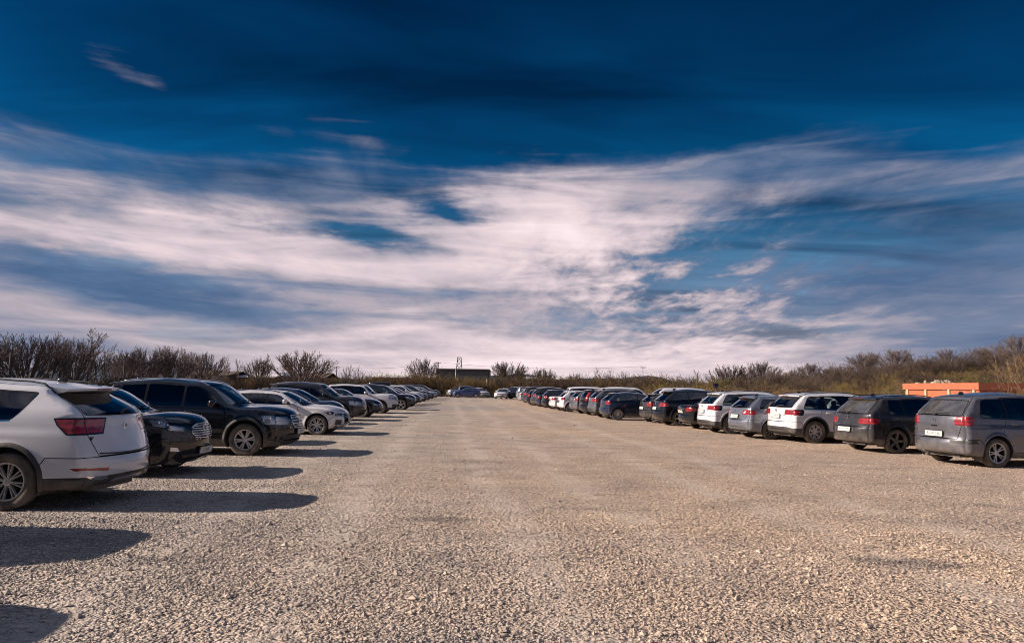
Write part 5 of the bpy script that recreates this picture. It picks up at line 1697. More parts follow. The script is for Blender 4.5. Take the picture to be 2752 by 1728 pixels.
nx, ny = 70, 40
U = np.concatenate([np.linspace(0.14, 1.2, nx - 18), np.linspace(1.26, 3.2, 18)])
Yv = np.concatenate([np.linspace(60, 150, 26), np.linspace(158, 420, ny - 26)])
V = [(u * y, y, float(hill_h(u * y, y)) - 0.06) for y in Yv for u in U]
F = [(j * nx + i, j * nx + i + 1, (j + 1) * nx + i + 1, (j + 1) * nx + i) for j in range(ny - 1) for i in range(nx - 1)]
scrubland = princ('scrub_hillside', (0.075, 0.052, 0.040), 0.95, spec=0.1, mottle=0.45, mscale=0.22, bump=1.0, bscale=1.6)
tag(obj('hill', mesh('hill', V, F, [scrubland])), kind='structure')
rg = random.Random(5)
V, F = [], []
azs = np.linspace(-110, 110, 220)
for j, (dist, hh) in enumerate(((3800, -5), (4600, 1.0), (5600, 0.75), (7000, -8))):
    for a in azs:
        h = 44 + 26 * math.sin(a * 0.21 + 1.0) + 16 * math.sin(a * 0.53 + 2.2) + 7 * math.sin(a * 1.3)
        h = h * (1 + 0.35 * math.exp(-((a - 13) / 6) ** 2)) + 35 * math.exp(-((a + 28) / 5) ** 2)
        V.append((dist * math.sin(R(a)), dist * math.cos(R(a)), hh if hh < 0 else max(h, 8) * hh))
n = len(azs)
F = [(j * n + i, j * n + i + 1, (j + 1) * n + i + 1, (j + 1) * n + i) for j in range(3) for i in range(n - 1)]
hazed_wood = princ('hazed_distant_woods', (0.045, 0.062, 0.085), 0.95, spec=0.05, mottle=0.4, mscale=0.004)  # blue haze of distance put into the base colour of the hills
tag(obj('distant_hills', mesh('distant_hills', V, F, [hazed_wood])), kind='structure')

rnd = random.Random(11)
# tall bare trees along the field edge beyond the left-hand cars
left_line = [(-520, 880, 46, 'upright', 2, 1.2), (-430, 895, 47, 'broad', 0, 1.2), (-350, 885, 48, 'upright', 0, 1.3), (-270, 890, 49, 'broad', 1, 1.2), (-190, 880, 50, 'upright', 1, 1.2), (-110, 892, 51, 'broad', 2, 1.2), (-40, 885, 52, 'upright', 0, 1.2), (20, 890, 54, 'upright', 1, 1.15), (78, 900, 55, 'broad', 0, 1.1), (120, 893, 57, 'upright', 2, 1.3), (165, 902, 58, 'upright', 0, 1.2), (205, 908, 60, 'broad', 1, 1.0), (243, 882, 61, 'sapling', 0, 1.25),
             (272, 918, 62, 'upright', 1, 1.2), (318, 938, 70, 'upright', 2, 1.2), (352, 944, 72, 'broad', 2, 0.9), (392, 934, 74, 'broad', 1, 1.0), (428, 930, 75, 'upright', 0, 1.3), (466, 932, 76, 'broad', 0, 1.0), (505, 944, 80, 'upright', 1, 1.3), (545, 948, 84, 'broad', 2, 1.1)]
for k, (px, py, Y, kd, i, w) in enumerate(left_line):
    lab = {'upright': 'many-stemmed bare tree in the row beyond the left-hand parked cars', 'broad': 'spreading bare tree in the row beyond the left-hand parked cars', 'sapling': 'tall pointed bare tree rising above the row beyond the left-hand parked cars'}[kd]
    plant_px(kd, i, 'dark', px, py, Y, lab, 'bare trees beyond the left-hand cars', rz=k * 1.7, wide=w)
# single trees of the middle distance
mids = [(612, 955, 108, 'sapling', 1, 0.9, 'thin bare tree with a slender trunk beside the low brown barn'), (645, 964, 112, 'sapling', 2, 0.9, 'short bare tree beside the slender one near the low brown barn'), (700, 962, 112, 'broad', 1, 0.8, 'small round bare tree between the barns'),
        (724, 951, 116, 'sapling', 3, 0.7, 'narrow upright bare tree beside the fan-shaped tree'), (812, 943, 96, 'broad', 3, 1.35, 'wide fan-shaped bare tree standing alone above the hedge'), (935, 978, 110, 'upright', 2, 0.9, 'low bare tree with yellow buds above the hedge'),
        (965, 982, 112, 'upright', 0, 0.8, 'low bare tree next to the budding one above the hedge'), (1140, 963, 126, 'broad', 2, 0.85, 'egg-shaped bare tree beside the grey hall'), (1364, 972, 126, 'broad', 0, 1.15, 'rounded bare tree standing right after the grey hall'),
        (1400, 985, 127, 'upright', 1, 0.7, 'slim bare tree leaning against the rounded one after the grey hall'), (1458, 990, 128, 'broad', 1, 1.0, 'small dark bare tree above the hedge behind the far dark cars'), (1490, 998, 128, 'upright', 2, 0.7, 'slim bare tree beside the small dark one above the hedge'),
        (1545, 1002, 130, 'broad', 3, 0.9, 'low spreading bare tree in the hedge gap'), (1606, 987, 118, 'upright', 0, 1.25, 'many-stemmed bare tree behind the white vans'), (1648, 992, 118, 'upright', 1, 1.3, 'dense many-stemmed bare tree behind the white vans'),
        (1690, 996, 120, 'upright', 2, 1.3, 'many-stemmed bare tree with tan base behind the white vans'), (1752, 1004, 124, 'upright', 0, 1.0, 'low bare tree at the end of the hedge near the distant blue hill'), (1875, 992, 100, 'sapling', 1, 0.9, 'small crooked bare tree above the yellow bush'),
        (1968, 980, 96, 'broad', 0, 1.2, 'round bare tree at the foot of the hill')]
for k, (px, py, Y, kd, i, w, lab) in enumerate(mids):
    plant_px(kd, i, 'grey', px, py, Y, lab, None, rz=k * 2.1, wide=w)
# trees on the ridge of the hill
for k, (px, py, Y, kd, i, w) in enumerate([(2046, 972, 108, 'broad', 1, 1.1), (2070, 985, 104, 'upright', 2, 1.2), (2130, 994, 110, 'broad', 2, 1.0), (2178, 975, 112, 'broad', 3, 1.0), (2235, 978, 114, 'upright', 0, 1.2), (2285, 976, 115, 'upright', 1, 1.2),
                                           (2328, 946, 116, 'broad', 0, 1.15), (2405, 938, 117, 'broad', 1, 1.25), (2440, 942, 118, 'upright', 2, 1.3), (2490, 948, 118, 'upright', 0, 1.3), (2545, 937, 118, 'broad', 2, 1.0), (2600, 932, 118, 'upright', 1, 1.4),
                                           (2645, 930, 119, 'broad', 3, 1.0), (2690, 922, 119, 'upright', 2, 1.2), (2742, 900, 120, 'broad', 0, 1.2)]):
    x, zt = AT(px, Y, py)
    zg = float(hill_h(x, Y)) - 0.15
    lab = {'broad': 'rounded bare tree on the ridge of the scrubby hill', 'upright': 'thin many-stemmed bare tree on the ridge of the scrubby hill'}[kd]
    plant(kd, i, 'dark', x, Y, max(zt - zg, 2.0), lab, 'bare trees along the hill ridge', k * 1.3, w * 1.1, zg)
for k, (px, py, Y, kd, i, w) in enumerate([(2015, 1005, 88, 'upright', 1, 1.3), (2105, 1000, 92, 'broad', 3, 1.2), (2225, 990, 96, 'broad', 0, 1.2), (2300, 985, 92, 'upright', 2, 1.3), (2390, 972, 100, 'broad', 2, 1.3), (2480, 968, 98, 'broad', 1, 1.3), (2570, 965, 96, 'upright', 0, 1.4), (2660, 955, 102, 'broad', 3, 1.3), (2720, 950, 98, 'upright', 1, 1.4)]):
    x, zt = AT(px, Y, py)
    zg = float(hill_h(x, Y)) - 0.15
    plant(kd, i, 'grey', x, Y, max(zt - zg, 1.8), 'bare tree growing out of the scrub half way up the hill', 'bare trees on the hill slope', k * 0.9, w, zg)
# hedge of shrubs along the far edge of the lot
hg = random.Random(21)
px = -900
while px < 1990:
    if px < 560:
        Y, top, kd, cl = 48 + px * 0.03 + hg.random() * 5, 1012 - px * 0.002 + hg.uniform(-9, 7), 'thicket', hg.choice(['grey', 'grey', 'moss', 'grey'])
        step = 52
    elif px < 1000:
        Y, top, kd, cl = 92 + (px - 560) * 0.04 + hg.random() * 8, 1012 + hg.uniform(-8, 6), hg.choice(['shrub', 'thicket']), hg.choice(['grey', 'tan', 'grey', 'olive'] if px > 850 else ['grey', 'grey', 'tan'])
        step = 24
    elif px < 1300:
        Y, top, kd, cl = 113 + hg.random() * 5, 1008 + hg.uniform(-10, 10) + (8 if px > 1200 else 0), hg.choice(['shrub', 'shrub', 'thicket']), hg.choice(['tan', 'olive', 'grey', 'tan'])
        step = 17
    elif px < 1800:
        Y, top, kd, cl = 114 + hg.random() * 8, 1012 + hg.uniform(-8, 8), hg.choice(['shrub', 'thicket']), hg.choice(['grey', 'tan', 'tan', 'grey', 'olive'])
        step = 18
    else:
        Y, top, kd, cl = 92 + hg.random() * 6, 1022 + hg.uniform(-10, 6), hg.choice(['shrub', 'thicket']), hg.choice(['olive', 'olive', 'tan', 'moss'])
        step = 20
    lab = {'grey': 'dark leafless shrub of the hedge round the lot', 'tan': 'tan leafless shrub of the hedge round the lot', 'olive': 'yellow-budding shrub of the hedge round the lot', 'moss': 'green-tinged shrub of the hedge round the lot'}[cl]
    plant_px(kd, hg.randrange(3), cl, px, top, Y, lab, 'hedge shrubs round the lot', hg.random() * 6, hg.uniform(1.0, 1.35))
    px += step * hg.uniform(0.4, 0.75)
# bushes that can be told apart on the right
plant_px('thicket', 1, 'olive', 1880, 1012, 88, 'rounded golden bush beside the blue road sign', None, 0.4, 1.2)
plant_px('thicket', 2, 'moss', 1962, 1016, 84, 'green mossy bush between the blue road sign and the hill', None, 2.0, 1.2)
plant_px('shrub', 0, 'tan', 2775, 945, 33, 'pale leafless bush close behind the orange skip', None, 1.0, 0.8)
plant_px('shrub', 1, 'tan', 2840, 925, 36, 'tall pale leafless bush at the corner of the orange skip', None, 2.0, 0.9)
plant_px('shrub', 2, 'tan', 2752, 1008, 24.6, 'pale leafless bush in front of the end of the orange skip', None, 0.5, 0.9)
plant_px('thicket', 0, 'moss', 2535, 1014, 35, 'low yellow-green bush behind the orange skip', None, 0.2, 0.8)
plant_px('thicket', 1, 'moss', 2610, 1016, 36, 'low yellow-green bush with dark stems behind the orange skip', None, 1.2, 0.8)


def scrub(name, label, src, pts, smin, smax, seed):
    """uncountable undergrowth: copies of a shrub spread over points"""
    me = mesh(name, pts, [], [])
    o = obj(name, me)
    tag(o, label, kind='stuff')
    g = bpy.data.node_groups.new(name, 'GeometryNodeTree')
    g.interface.new_socket('Geometry', in_out='INPUT', socket_type='NodeSocketGeometry')
    g.interface.new_socket('Geometry', in_out='OUTPUT', socket_type='NodeSocketGeometry')
    n = g.nodes
    i_, o_ = n.new('NodeGroupInput'), n.new('NodeGroupOutput')
    inst, rv, sv, oi = n.new('GeometryNodeInstanceOnPoints'), n.new('FunctionNodeRandomValue'), n.new('FunctionNodeRandomValue'), n.new('GeometryNodeObjectInfo')
    rv.data_type = sv.data_type = 'FLOAT_VECTOR'
    rv.inputs[0].default_value, rv.inputs[1].default_value = (-0.12, -0.12, 0), (0.12, 0.12, 6.28)
    sv.inputs[0].default_value, sv.inputs[1].default_value = (smin * 1.1, smin * 1.1, smin), (smax * 1.3, smax * 1.3, smax)
    for nd in (rv, sv):
        nd.inputs['Seed'].default_value = seed
    oi.inputs[0].default_value = src
    oi.transform_space = 'ORIGINAL'
    L_ = g.links.new
    L_(i_.outputs[0], inst.inputs['Points']); L_(oi.outputs['Geometry'], inst.inputs['Instance'])
    L_(rv.outputs[0], inst.inputs['Rotation']); L_(sv.outputs[0], inst.inputs['Scale']); L_(inst.outputs[0], o_.inputs[0])
    md = o.modifiers.new('scatter', 'NODES')
    md.node_group = g
    return o


def first_twigs(colr, kind):
    """twigs of a shrub of that colour which already stands in the scene"""
    for o in bpy.data.objects:
        if o.parent and o.name.startswith('twigs') and o.data in [TREES[k][0][1] for k in TREES if k[0] == kind and k[2] == colr]:
            return o


hs = np.random.default_rng(7)
clumps = np.stack([0.20 + np.concatenate([0.62 * hs.random(70), 0.62 + 0.7 * hs.random(36)]), 64 + 50 * hs.random(106)], 1)
for cl, kd, cnt, lo, hi, (ya, yb), sd_ in (('tan', 'thicket', 600, 0.32, 0.85, (63, 92), 1), ('grey', 'thicket', 800, 0.30, 0.8, (76, 116), 2), ('olive', 'shrub', 160, 0.3, 0.8, (64, 96), 3), ('grey', 'shrub', 160, 0.5, 1.1, (72, 114), 4)):
    src = first_twigs(cl, kd)
    c = clumps[hs.integers(0, len(clumps), cnt)]
    u = c[:, 0] + hs.normal(0, 0.016, cnt)
    y = np.where((c[:, 1] > ya) & (c[:, 1] < yb), c[:, 1] + hs.normal(0, 2.2, cnt), ya + (yb - ya) * hs.random(cnt))
    x = u * y
    P = np.stack([x, y, hill_h(x, y) - 0.1], 1)
    scrub('hillside_scrub', {('tan', 'thicket'): 'tan leafless scrub covering the lower hillside', ('grey', 'thicket'): 'dark leafless scrub covering the upper hillside', ('olive', 'shrub'): 'yellowish scrub patches on the hillside', ('grey', 'shrub'): 'taller brown scrub scattered over the hillside'}[(cl, kd)], src, P, lo, hi, sd_)
# dry grass along the edge of the lot
def grass(name, label, n, fn, h0, h1, mat, seed):
    r = np.random.default_rng(seed)
    x, y, z = fn(r, n)
    a = r.random(n) * 6.28
    h = h0 + (h1 - h0) * r.random(n)
    w = 0.012 + 0.02 * r.random(n)
    lx, ly = r.normal(0, 0.25, n) * h, r.normal(0, 0.25, n) * h
    V = np.stack([np.stack([x - np.cos(a) * w, y - np.sin(a) * w, z], 1), np.stack([x + np.cos(a) * w, y + np.sin(a) * w, z], 1), np.stack([x + lx, y + ly, z + h], 1)], 1).reshape(-1, 3)
    F = np.arange(3 * n).reshape(-1, 3)
    tag(obj(name, mesh(name, V, F, [mat], smooth=False)), label, kind='stuff')


straw = princ('dry_grass', (0.24, 0.19, 0.10), 0.9, spec=0.1, mottle=0.4, mscale=0.6)
grass('dry_grass', 'dry winter grass along the far edge of the lot', 26000, lambda r, n: (-55 + 110 * r.random(n), 112.5 + 7 * r.random(n) ** 1.5, np.full(n, -0.03)), 0.15, 0.7, straw, 4)

# ---------------------------------------------------------------- buildings, masts, posts
def box_part(name, parent, mat, *a):
    return obj(name, MB().box(*a).me(name, mat), parent)


grey_clad = princ('grey_cladding', (0.115, 0.115, 0.115), 0.6, mottle=0.08, mscale=0.5)
brown_steel = princ('brown_steel', (0.040, 0.026, 0.022), 0.6)
navy_dark = princ('dark_opening', (0.010, 0.012, 0.022), 0.8)
pale_metal = princ('pale_metal', (0.45, 0.45, 0.46), 0.5, metal=0.3)
white_sheetm = princ('white_roof_sheet', (0.62, 0.60, 0.60), 0.6, mottle=0.1, mscale=0.3)
brown_wall = princ('brown_barn_wall', (0.085, 0.058, 0.045), 0.85, mottle=0.25, mscale=0.4)
blue_wall = princ('blue_grey_wall', (0.10, 0.12, 0.17), 0.8)
concrete = princ('old_concrete', (0.16, 0.145, 0.13), 0.9, mottle=0.3, mscale=0.8, bump=0.5, bscale=8)
wood = princ('weathered_post', (0.28, 0.21, 0.14), 0.9, mottle=0.3, mscale=6)
dark_wood = princ('dark_post', (0.045, 0.035, 0.030), 0.9)
Yh = 168
x0, zt = AT(1172, Yh, 991)
x1, _ = AT(1316, Yh, 991)
hall = empty('warehouse', ((x0 + x1) / 2, Yh, 0))
tag(hall, 'grey box-shaped hall with dark brown frame beyond the hedge', 'building')
w2 = (x1 - x0) / 2
box_part('back_wall', hall, grey_clad, -w2 + 0.25, w2 - 0.25, 9.7, 9.9, -0.2, zt - 0.5)
box_part('side_wall', hall, grey_clad, -w2 + 0.02, -w2 + 0.22, 0.5, 9.9, -0.2, zt - 0.5)
box_part('side_wall', hall, grey_clad, w2 - 0.22, w2 - 0.02, 0.5, 9.9, -0.2, zt - 0.5)
nP = 7
for i in range(nP):
    a, b_ = -w2 + 0.42 + (2 * w2 - 0.84) * i / nP, -w2 + 0.42 + (2 * w2 - 0.84) * (i + 1) / nP
    box_part('cladding_panel', hall, grey_clad, a + 0.012, b_ - 0.012, 0.12 + 0.004 * (i % 2), 0.22, 2.55, zt - 0.45)
box_part('loading_opening', hall, navy_dark, -w2 + 2.2, w2 - 1.6, 0.30, 0.4, 1.9, 2.5)
box_part('lower_wall', hall, concrete, -w2 + 0.42, w2 - 0.42, 0.16, 0.28, -0.2, 1.9)
box_part('roof_fascia', hall, brown_steel, -w2, w2, 0.0, 10.0, zt - 0.42, zt)
box_part('frame_post', hall, brown_steel, -w2, -w2 + 0.40, 0.01, 0.5, -0.2, zt - 0.43)
box_part('frame_post', hall, brown_steel, w2 - 0.40, w2, 0.01, 0.5, -0.2, zt - 0.43)
rf = box_part('roof', hall, white_sheetm, -w2 + 0.1, w2 - 0.1, 0.1, 9.9, zt, zt + 0.12)


def barn(label, pxa, pxb, pyt, Y, depth, wall_m, roof_m, rise, name='low_barn', nwin=4):
    xa, z = AT(pxa, Y, pyt)
    xb, _ = AT(pxb, Y, pyt)
    w = xb - xa
    r = empty(name, ((xa + xb) / 2, Y, 0))
    tag(r, label, 'building')
    box_part('wall', r, wall_m, -w / 2, w / 2, 0, depth, -0.2, z - rise)
    V = [(-w / 2 - 0.3, -0.35, z - rise - 0.05), (w / 2 + 0.3, -0.35, z - rise - 0.05), (w / 2 + 0.3, depth / 2, z), (-w / 2 - 0.3, depth / 2, z), (w / 2 + 0.3, depth + 0.35, z - rise - 0.05), (-w / 2 - 0.3, depth + 0.35, z - rise - 0.05)]
    V += [(a, b, c - 0.14) for a, b, c in V]
    obj('roof', mesh('roof', V, [(0, 1, 2, 3), (3, 2, 4, 5), (6, 9, 8, 7), (9, 11, 10, 8), (0, 6, 7, 1), (5, 4, 10, 11), (0, 3, 9, 6), (3, 5, 11, 9), (1, 7, 8, 2), (2, 8, 10, 4)], [roof_m], smooth=False), r)
    for i in range(nwin):
        a = -w / 2 + w * (i + 0.5) / nwin
        wn = box_part('window', r, navy_dark, a - 0.7, a + 0.7, -0.03, 0.05, z - rise - 1.3, z - rise - 0.5)
        box_part('sill', wn, pale_metal, a - 0.75, a + 0.75, -0.10, -0.035, z - rise - 1.36, z - rise - 1.305)
    return r


barn('long low barn with brown flat roof behind the left-hand hedge', 484, 612, 994, 122, 12, brown_wall, brown_wall, 0.7)
barn('pale-roofed shed between the brown barns behind the hedge', 614, 735, 1003, 126, 10, brown_wall, white_sheetm, 0.5)
barn('small blue-grey shed behind the fan-shaped tree', 738, 800, 1000, 130, 8, blue_wall, blue_wall, 0.6, nwin=2)
barn('low barn with curved brown roof beside the fan-shaped tree', 806, 872, 1000, 128, 10, brown_wall, brown_wall, 0.9, nwin=2)
barn('long white-roofed shed running up to the grey hall', 1000, 1166, 1002, 172, 14, brown_wall, white_sheetm, 0.9, name='long_shed', nwin=6)
barn('flat pale shed half hidden behind the hedge after the grey hall', 1420, 1530, 1012, 175, 12, brown_wall, white_sheetm, 0.5, name='long_shed', nwin=4)


def post(name, label, cat, px, py_top, Y, r, mat, group=None, arm=0.0, head=None, extra=None):
    x, z = AT(px, Y, py_top)
    o = empty(name, (x, Y, 0))
    tag(o, label, cat, group)
    obj('pole', MB().tube([(0, 0, -0.3), (0, 0, z)], [r, r * 0.75], 8).me('pole', mat, True), o)
    if arm:
        obj('crossarm', MB().box(-arm, arm, -0.06, 0.06, z - 0.35, z - 0.22).me('crossarm', mat), o)
        for q in (-arm * 0.9, 0, arm * 0.9):
            obj('insulator', MB().lathe([(0.0, z - 0.0), (0.05, z - 0.02), (0.04, z - 0.22)], 8, 'z', (q, 0, 0)).me('insulator', pale_metal), o)
    return o, x, z


_, xp1, zp1 = post('utility_pole', 'dark utility pole with crossarm beside the grey hall', 'pole', 1178, 973, 180, 0.14, dark_wood, arm=0.7)
_, xp2, zp2 = post('utility_pole', 'plain thick dark pole standing in the left-hand tree row', 'pole', 30, 948, 50, 0.10, dark_wood)
post('utility_pole', 'plain thin dark pole behind the left-hand tree row', 'pole', 335, 972, 66, 0.08, dark_wood)
post('utility_pole', 'thin dark pole in front of the low brown barn', 'pole', 499, 958, 84, 0.08, dark_wood)
_, xp3, zp3 = post('utility_pole', 'short thin pole above the hedge near the distant blue hill', 'pole', 1728, 984, 150, 0.06, dark_wood, arm=0.5)
_, xp4, zp4 = post('utility_pole', 'far dark pole with crossarm among the barns', 'pole', 905, 985, 185, 0.12, dark_wood, arm=0.7)
post('lamp_post', 'slim pale lamp post in front of the grey hall', 'lamp post', 1225, 992, 140, 0.07, pale_metal)
post('timber_post', 'short weathered timber post by the hedge near the grey hall', 'post', 1309, 1019, 116, 0.13, wood)
for (xa, za, ya), (xb, zb, yb), lab in (((xp4, zp4, 185), (xp1, zp1, 180), 'power line between the far poles by the grey hall'), ((xp1, zp1, 180), (xp3, zp3, 150), 'power line running on from the grey hall over the hedge')):
    pts = [(xa + (xb - xa) * t, ya + (yb - ya) * t, za - 0.05 + (zb - za) * t - 4 * t * (1 - t) * 0.9) for t in np.linspace(0, 1, 17)]
    tag(obj('power_line', MB().tube(pts, 0.022, 4).me('power_line', dark_wood)), lab, 'cable')
# lattice mast
Ym = 235
xm_, zb_ = AT(1233, Ym, 1040)
_, zt_ = AT(1233, Ym, 960)
mast = empty('lattice_mast', (xm_, Ym, 0))
tag(mast, 'steel lattice mast rising behind the grey hall', 'mast')
wb, wt = 1.5, 0.55
hw_ = lambda z: wb + (wt - wb) * max(z, 0) / zt_
for sx in (-1, 1):
    for sy in (-1, 1):
        obj('leg', MB().tube([(sx * wb, sy * wb, -0.3), (sx * wt, sy * wt, zt_)], 0.075, 5).me('leg', brown_steel), mast)
zs = np.linspace(0, zt_, 9)
for a, b_ in zip(zs[:-1], zs[1:]):
    k = MB()
    ha, hb = hw_(a), hw_(b_)
    for s1, s2 in (((-1, -1), (1, -1)), ((1, -1), (1, 1)), ((1, 1), (-1, 1)), ((-1, 1), (-1, -1))):
        k.tube([(s1[0] * ha, s1[1] * ha, a), (s2[0] * hb, s2[1] * hb, b_)], 0.035, 4).tube([(s2[0] * ha, s2[1] * ha, a), (s1[0] * hb, s1[1] * hb, b_)], 0.035, 4).tube([(s1[0] * hb, s1[1] * hb, b_), (s2[0] * hb, s2[1] * hb, b_)], 0.035, 4)
    obj('bracing', k.me('bracing', brown_steel), mast)
# low wall along the end of the lot
lw_ = MB().box(-13.5, 6.0, -0.12, 0.12, -0.2, 0.42)
tag(obj('low_wall', lw_.me('low_wall', concrete), None, (0, 113.0, 0)), 'low concrete wall closing the far end of the lot', 'wall')
# blue road sign
sg_, xs_, zs_ = post('road_sign', 'round blue road sign on a thin post before the golden bush', 'sign', 1923, 1036, 80, 0.035, pale_metal)
blue_paint = princ('sign_blue', (0.015, 0.02, 0.12), 0.4)
obj('sign_disc', MB().lathe([(0.0, -0.03), (0.30, -0.03), (0.30, 0.0), (0.0, 0.0)], 24, 'y').me('sign_disc', blue_paint), sg_, (0, -0.05, zs_ - 0.05))
obj('sign_rim', MB().lathe([(0.30, -0.035), (0.33, -0.035), (0.33, 0.005), (0.30, 0.005)], 24, 'y').me('sign_rim', dark_wood), sg_, (0, -0.05, zs_ - 0.05))
# orange skip
orange = princ('orange_paint', (0.44, 0.125, 0.06), 0.5, dust=0.3, dust_z=0.5, mottle=0.10, mscale=2)
sk = empty('waste_skip', (16.6, 26.0, 0))
tag(sk, 'orange steel waste skip standing behind the right-hand cars', 'skip')
Ls, Ws, Hs = 4.9, 6.0, 2.05
floor_ = MB().box(0.06, Ws - 0.06, 0.06, Ls - 0.06, 0.12, 0.22)
obj('floor', floor_.me('floor', orange), sk)
for nm, a in (('side_panel', (0.0, 0.06, 0.07, Ls - 0.07, 0.12, Hs - 0.26)), ('side_panel', (Ws - 0.06, Ws, 0.07, Ls - 0.07, 0.12, Hs - 0.26)), ('end_panel', (0, Ws, 0.0, 0.06, 0.12, Hs - 0.26)), ('end_panel', (0, Ws, Ls - 0.06, Ls, 0.12, Hs - 0.26))):
    box_part(nm, sk, orange, *a)
for a in ((-0.07, 0.08, -0.07, Ls + 0.07), (Ws - 0.08, Ws + 0.07, -0.07, Ls + 0.07), (0.085, Ws - 0.085, -0.07, 0.08), (0.085, Ws - 0.085, Ls - 0.08, Ls + 0.07)):
    box_part('top_rail', sk, orange, *a, Hs - 0.25, Hs)
rib_m = princ('worn_rib', (0.55, 0.40, 0.28), 0.6, mottle=0.3, mscale=6)
for y in (0.25, 1.75, 3.3, 4.65):
    box_part('rib', sk, rib_m, -0.062, -0.003, y - 0.06, y + 0.06, 0.12, Hs - 0.255)
for x in (0.3, 2.1, 3.9, 5.7):
    box_part('rib', sk, orange, x - 0.06, x + 0.06, -0.062, -0.003, 0.12, Hs - 0.255)
for y in (0.5, Ls - 0.5):
    box_part('skid', sk, brown_steel, 0.1, Ws - 0.1, y - 0.1, y + 0.1, 0.0, 0.118)
hb_ = random.Random(3)
k = MB()
for i in range(60):
    k.sup((0.9 + hb_.uniform(-0.6, 0.6), 4.0 + hb_.uniform(-0.7, 0.7), Hs - 0.2 + hb_.uniform(-0.2, 0.32)), (hb_.uniform(0.05, 0.13), hb_.uniform(0.05, 0.13), hb_.uniform(0.04, 0.10)), 0.8, 7, 5, hb_.random() * 3)
k.sup((0.9, 3.9, 1.2), (0.9, 0.9, 0.9), 0.7)
tag(obj('rubble_heap', k.me('rubble_heap', princ('pale_rubble', (0.30, 0.25, 0.19), 0.9, mottle=0.4, mscale=4)), None, (16.6, 26.0, 0)), 'heap of pale rubble piled in the orange skip', 'rubble')

# ---------------------------------------------------------------- the parked cars
LG, RG = 'cars parked along the left side of the lane', 'cars parked along the right side of the lane'
H180 = math.pi
W8 = R(8)
car('touring_suv', 'silver', 'silver off-roader backed in two places before the white crossover', (-5.45 - 2.35, 4.55), H180, group=LG)
car('touring_suv', 'black', 'black off-roader backed in next to the white crossover', (-6.25 - 2.35, 7.35), H180, group=LG)
car_at('crossover', 'white', 'white crossover with its tail to the lane and split red tail lamps', 8, 1372, 'rw', H180, group=LG)
car_at('executive', 'black', 'black car with arched chrome-barred grille beside the white crossover', 548, 1270, 'front', 0.0, group=LG, plate=[('F 2408', 'f', 0.43)])
car_at('big_suv', 'black', 'large black off-roader with silver roof rails and big clear headlamps', 655, 1225, 'fw', 0.0, group=LG, plate=[('DJ 18', 'f', 0.53)])
car_at('saloon_shade', 'silver', 'silver car with a sunshade behind its windscreen beside the large black off-roader', 755, 1190, 'front', 0.0, group=LG)
car_at('estate_front', 'pearl', 'white estate with black framed grille next to the car with the sunshade', 850, 1169, 'fw', 0.0, group=LG, plate=[('B 202', 'f', 0.47)])
car_at('saloon', 'dark_grey', 'dark grey saloon tucked in behind the white estate', 880, 1150, 'front', 0.0, group=LG)
car_at('hatch', 'navy', 'navy hatchback two places past the white estate', 925, 1139, 'front', 0.0, group=LG)
car_at('big_suv', 'dark_grey', 'charcoal off-roader with silver rails past the navy hatchback', 982, 1129, 'front', 0.0, group=LG, far=1)
car_at('saloon', 'black', 'black saloon between the charcoal off-roader and the white boxy one', 1028, 1120, 'front', 0.0, group=LG, far=1)
car_at('boxy_suv', 'white', 'white boxy off-roader with slotted grille', 1068, 1110, 'front', 0.0, group=LG, far=1)
car_at('sport_suv', 'black', 'black smooth-nosed off-roader beside the white boxy one', 1118, 1101, 'front', 0.0, group=LG, far=1)
box_car = car('estate', 'silver', 'silver estate carrying a black roof box', (-7.2 - 2.35, 54.5), 0.0, group=LG, far=2, name='parked_estate_car')
k = MB().sup((0, 0, 1.68), (0.85, 0.42, 0.17), 0.6, 18, 8)
tag(obj('roof_box', k.me('roof_box', M['trim'], True), None, (-9.75, 54.5, 0.02)), 'black roof box on the silver estate', 'roof box')
farL = [('hatch', 'steel', -7.5, 58.5, 'steel grey hatchback after the estate with the roof box'), ('estate', 'black', -7.6, 62, 'black estate beside the steel grey hatchback'), ('crossover', 'white', -7.8, 66, 'white crossover facing the lane far down the left row'),
        ('saloon', 'navy', -8.0, 71, 'navy saloon far down the left row'), ('sport_suv', 'dark_grey', -8.3, 77, 'charcoal smooth-nosed off-roader far down the left row'), ('estate_front', 'black', -8.7, 84, 'black estate with framed grille far down the left row'),
        ('hatch', 'silver', -9.1, 91, 'silver hatchback near the end of the left row'), ('big_suv', 'black', -9.4, 96.5, 'black off-roader next to the last car of the left row'), ('hatch', 'navy', -9.7, 102, 'navy hatchback closing the left row')]
for m_, c_, xe, y_, lab in farL:
    car(m_, c_, lab, (xe - SPEC[m_]['L'] / 2, y_), R(rnd.uniform(-2, 2)), group=LG, far=2)

car_at('people_carrier', 'brown_grey', 'dusty grey people carrier with dirty rear window', 2683, 1257, 'rw', R(11), group=RG, plate=[('R-OK 556', 'r', 0.72)])
car_at('compact', 'dark_grey', 'dusty dark grey hatchback with black alloy wheels beside the people carrier', 2412, 1219, 'rw', R(11), group=RG, plate=[('B-N 0 199', 'r', 0.62)])
car_at('touring_suv', 'pearl', 'white off-roader with black lower bumper beside the dark grey hatchback', 2192, 1191, 'rw', R(9.5), group=RG, plate=[('B-HK 37', 'r', 0.835)])


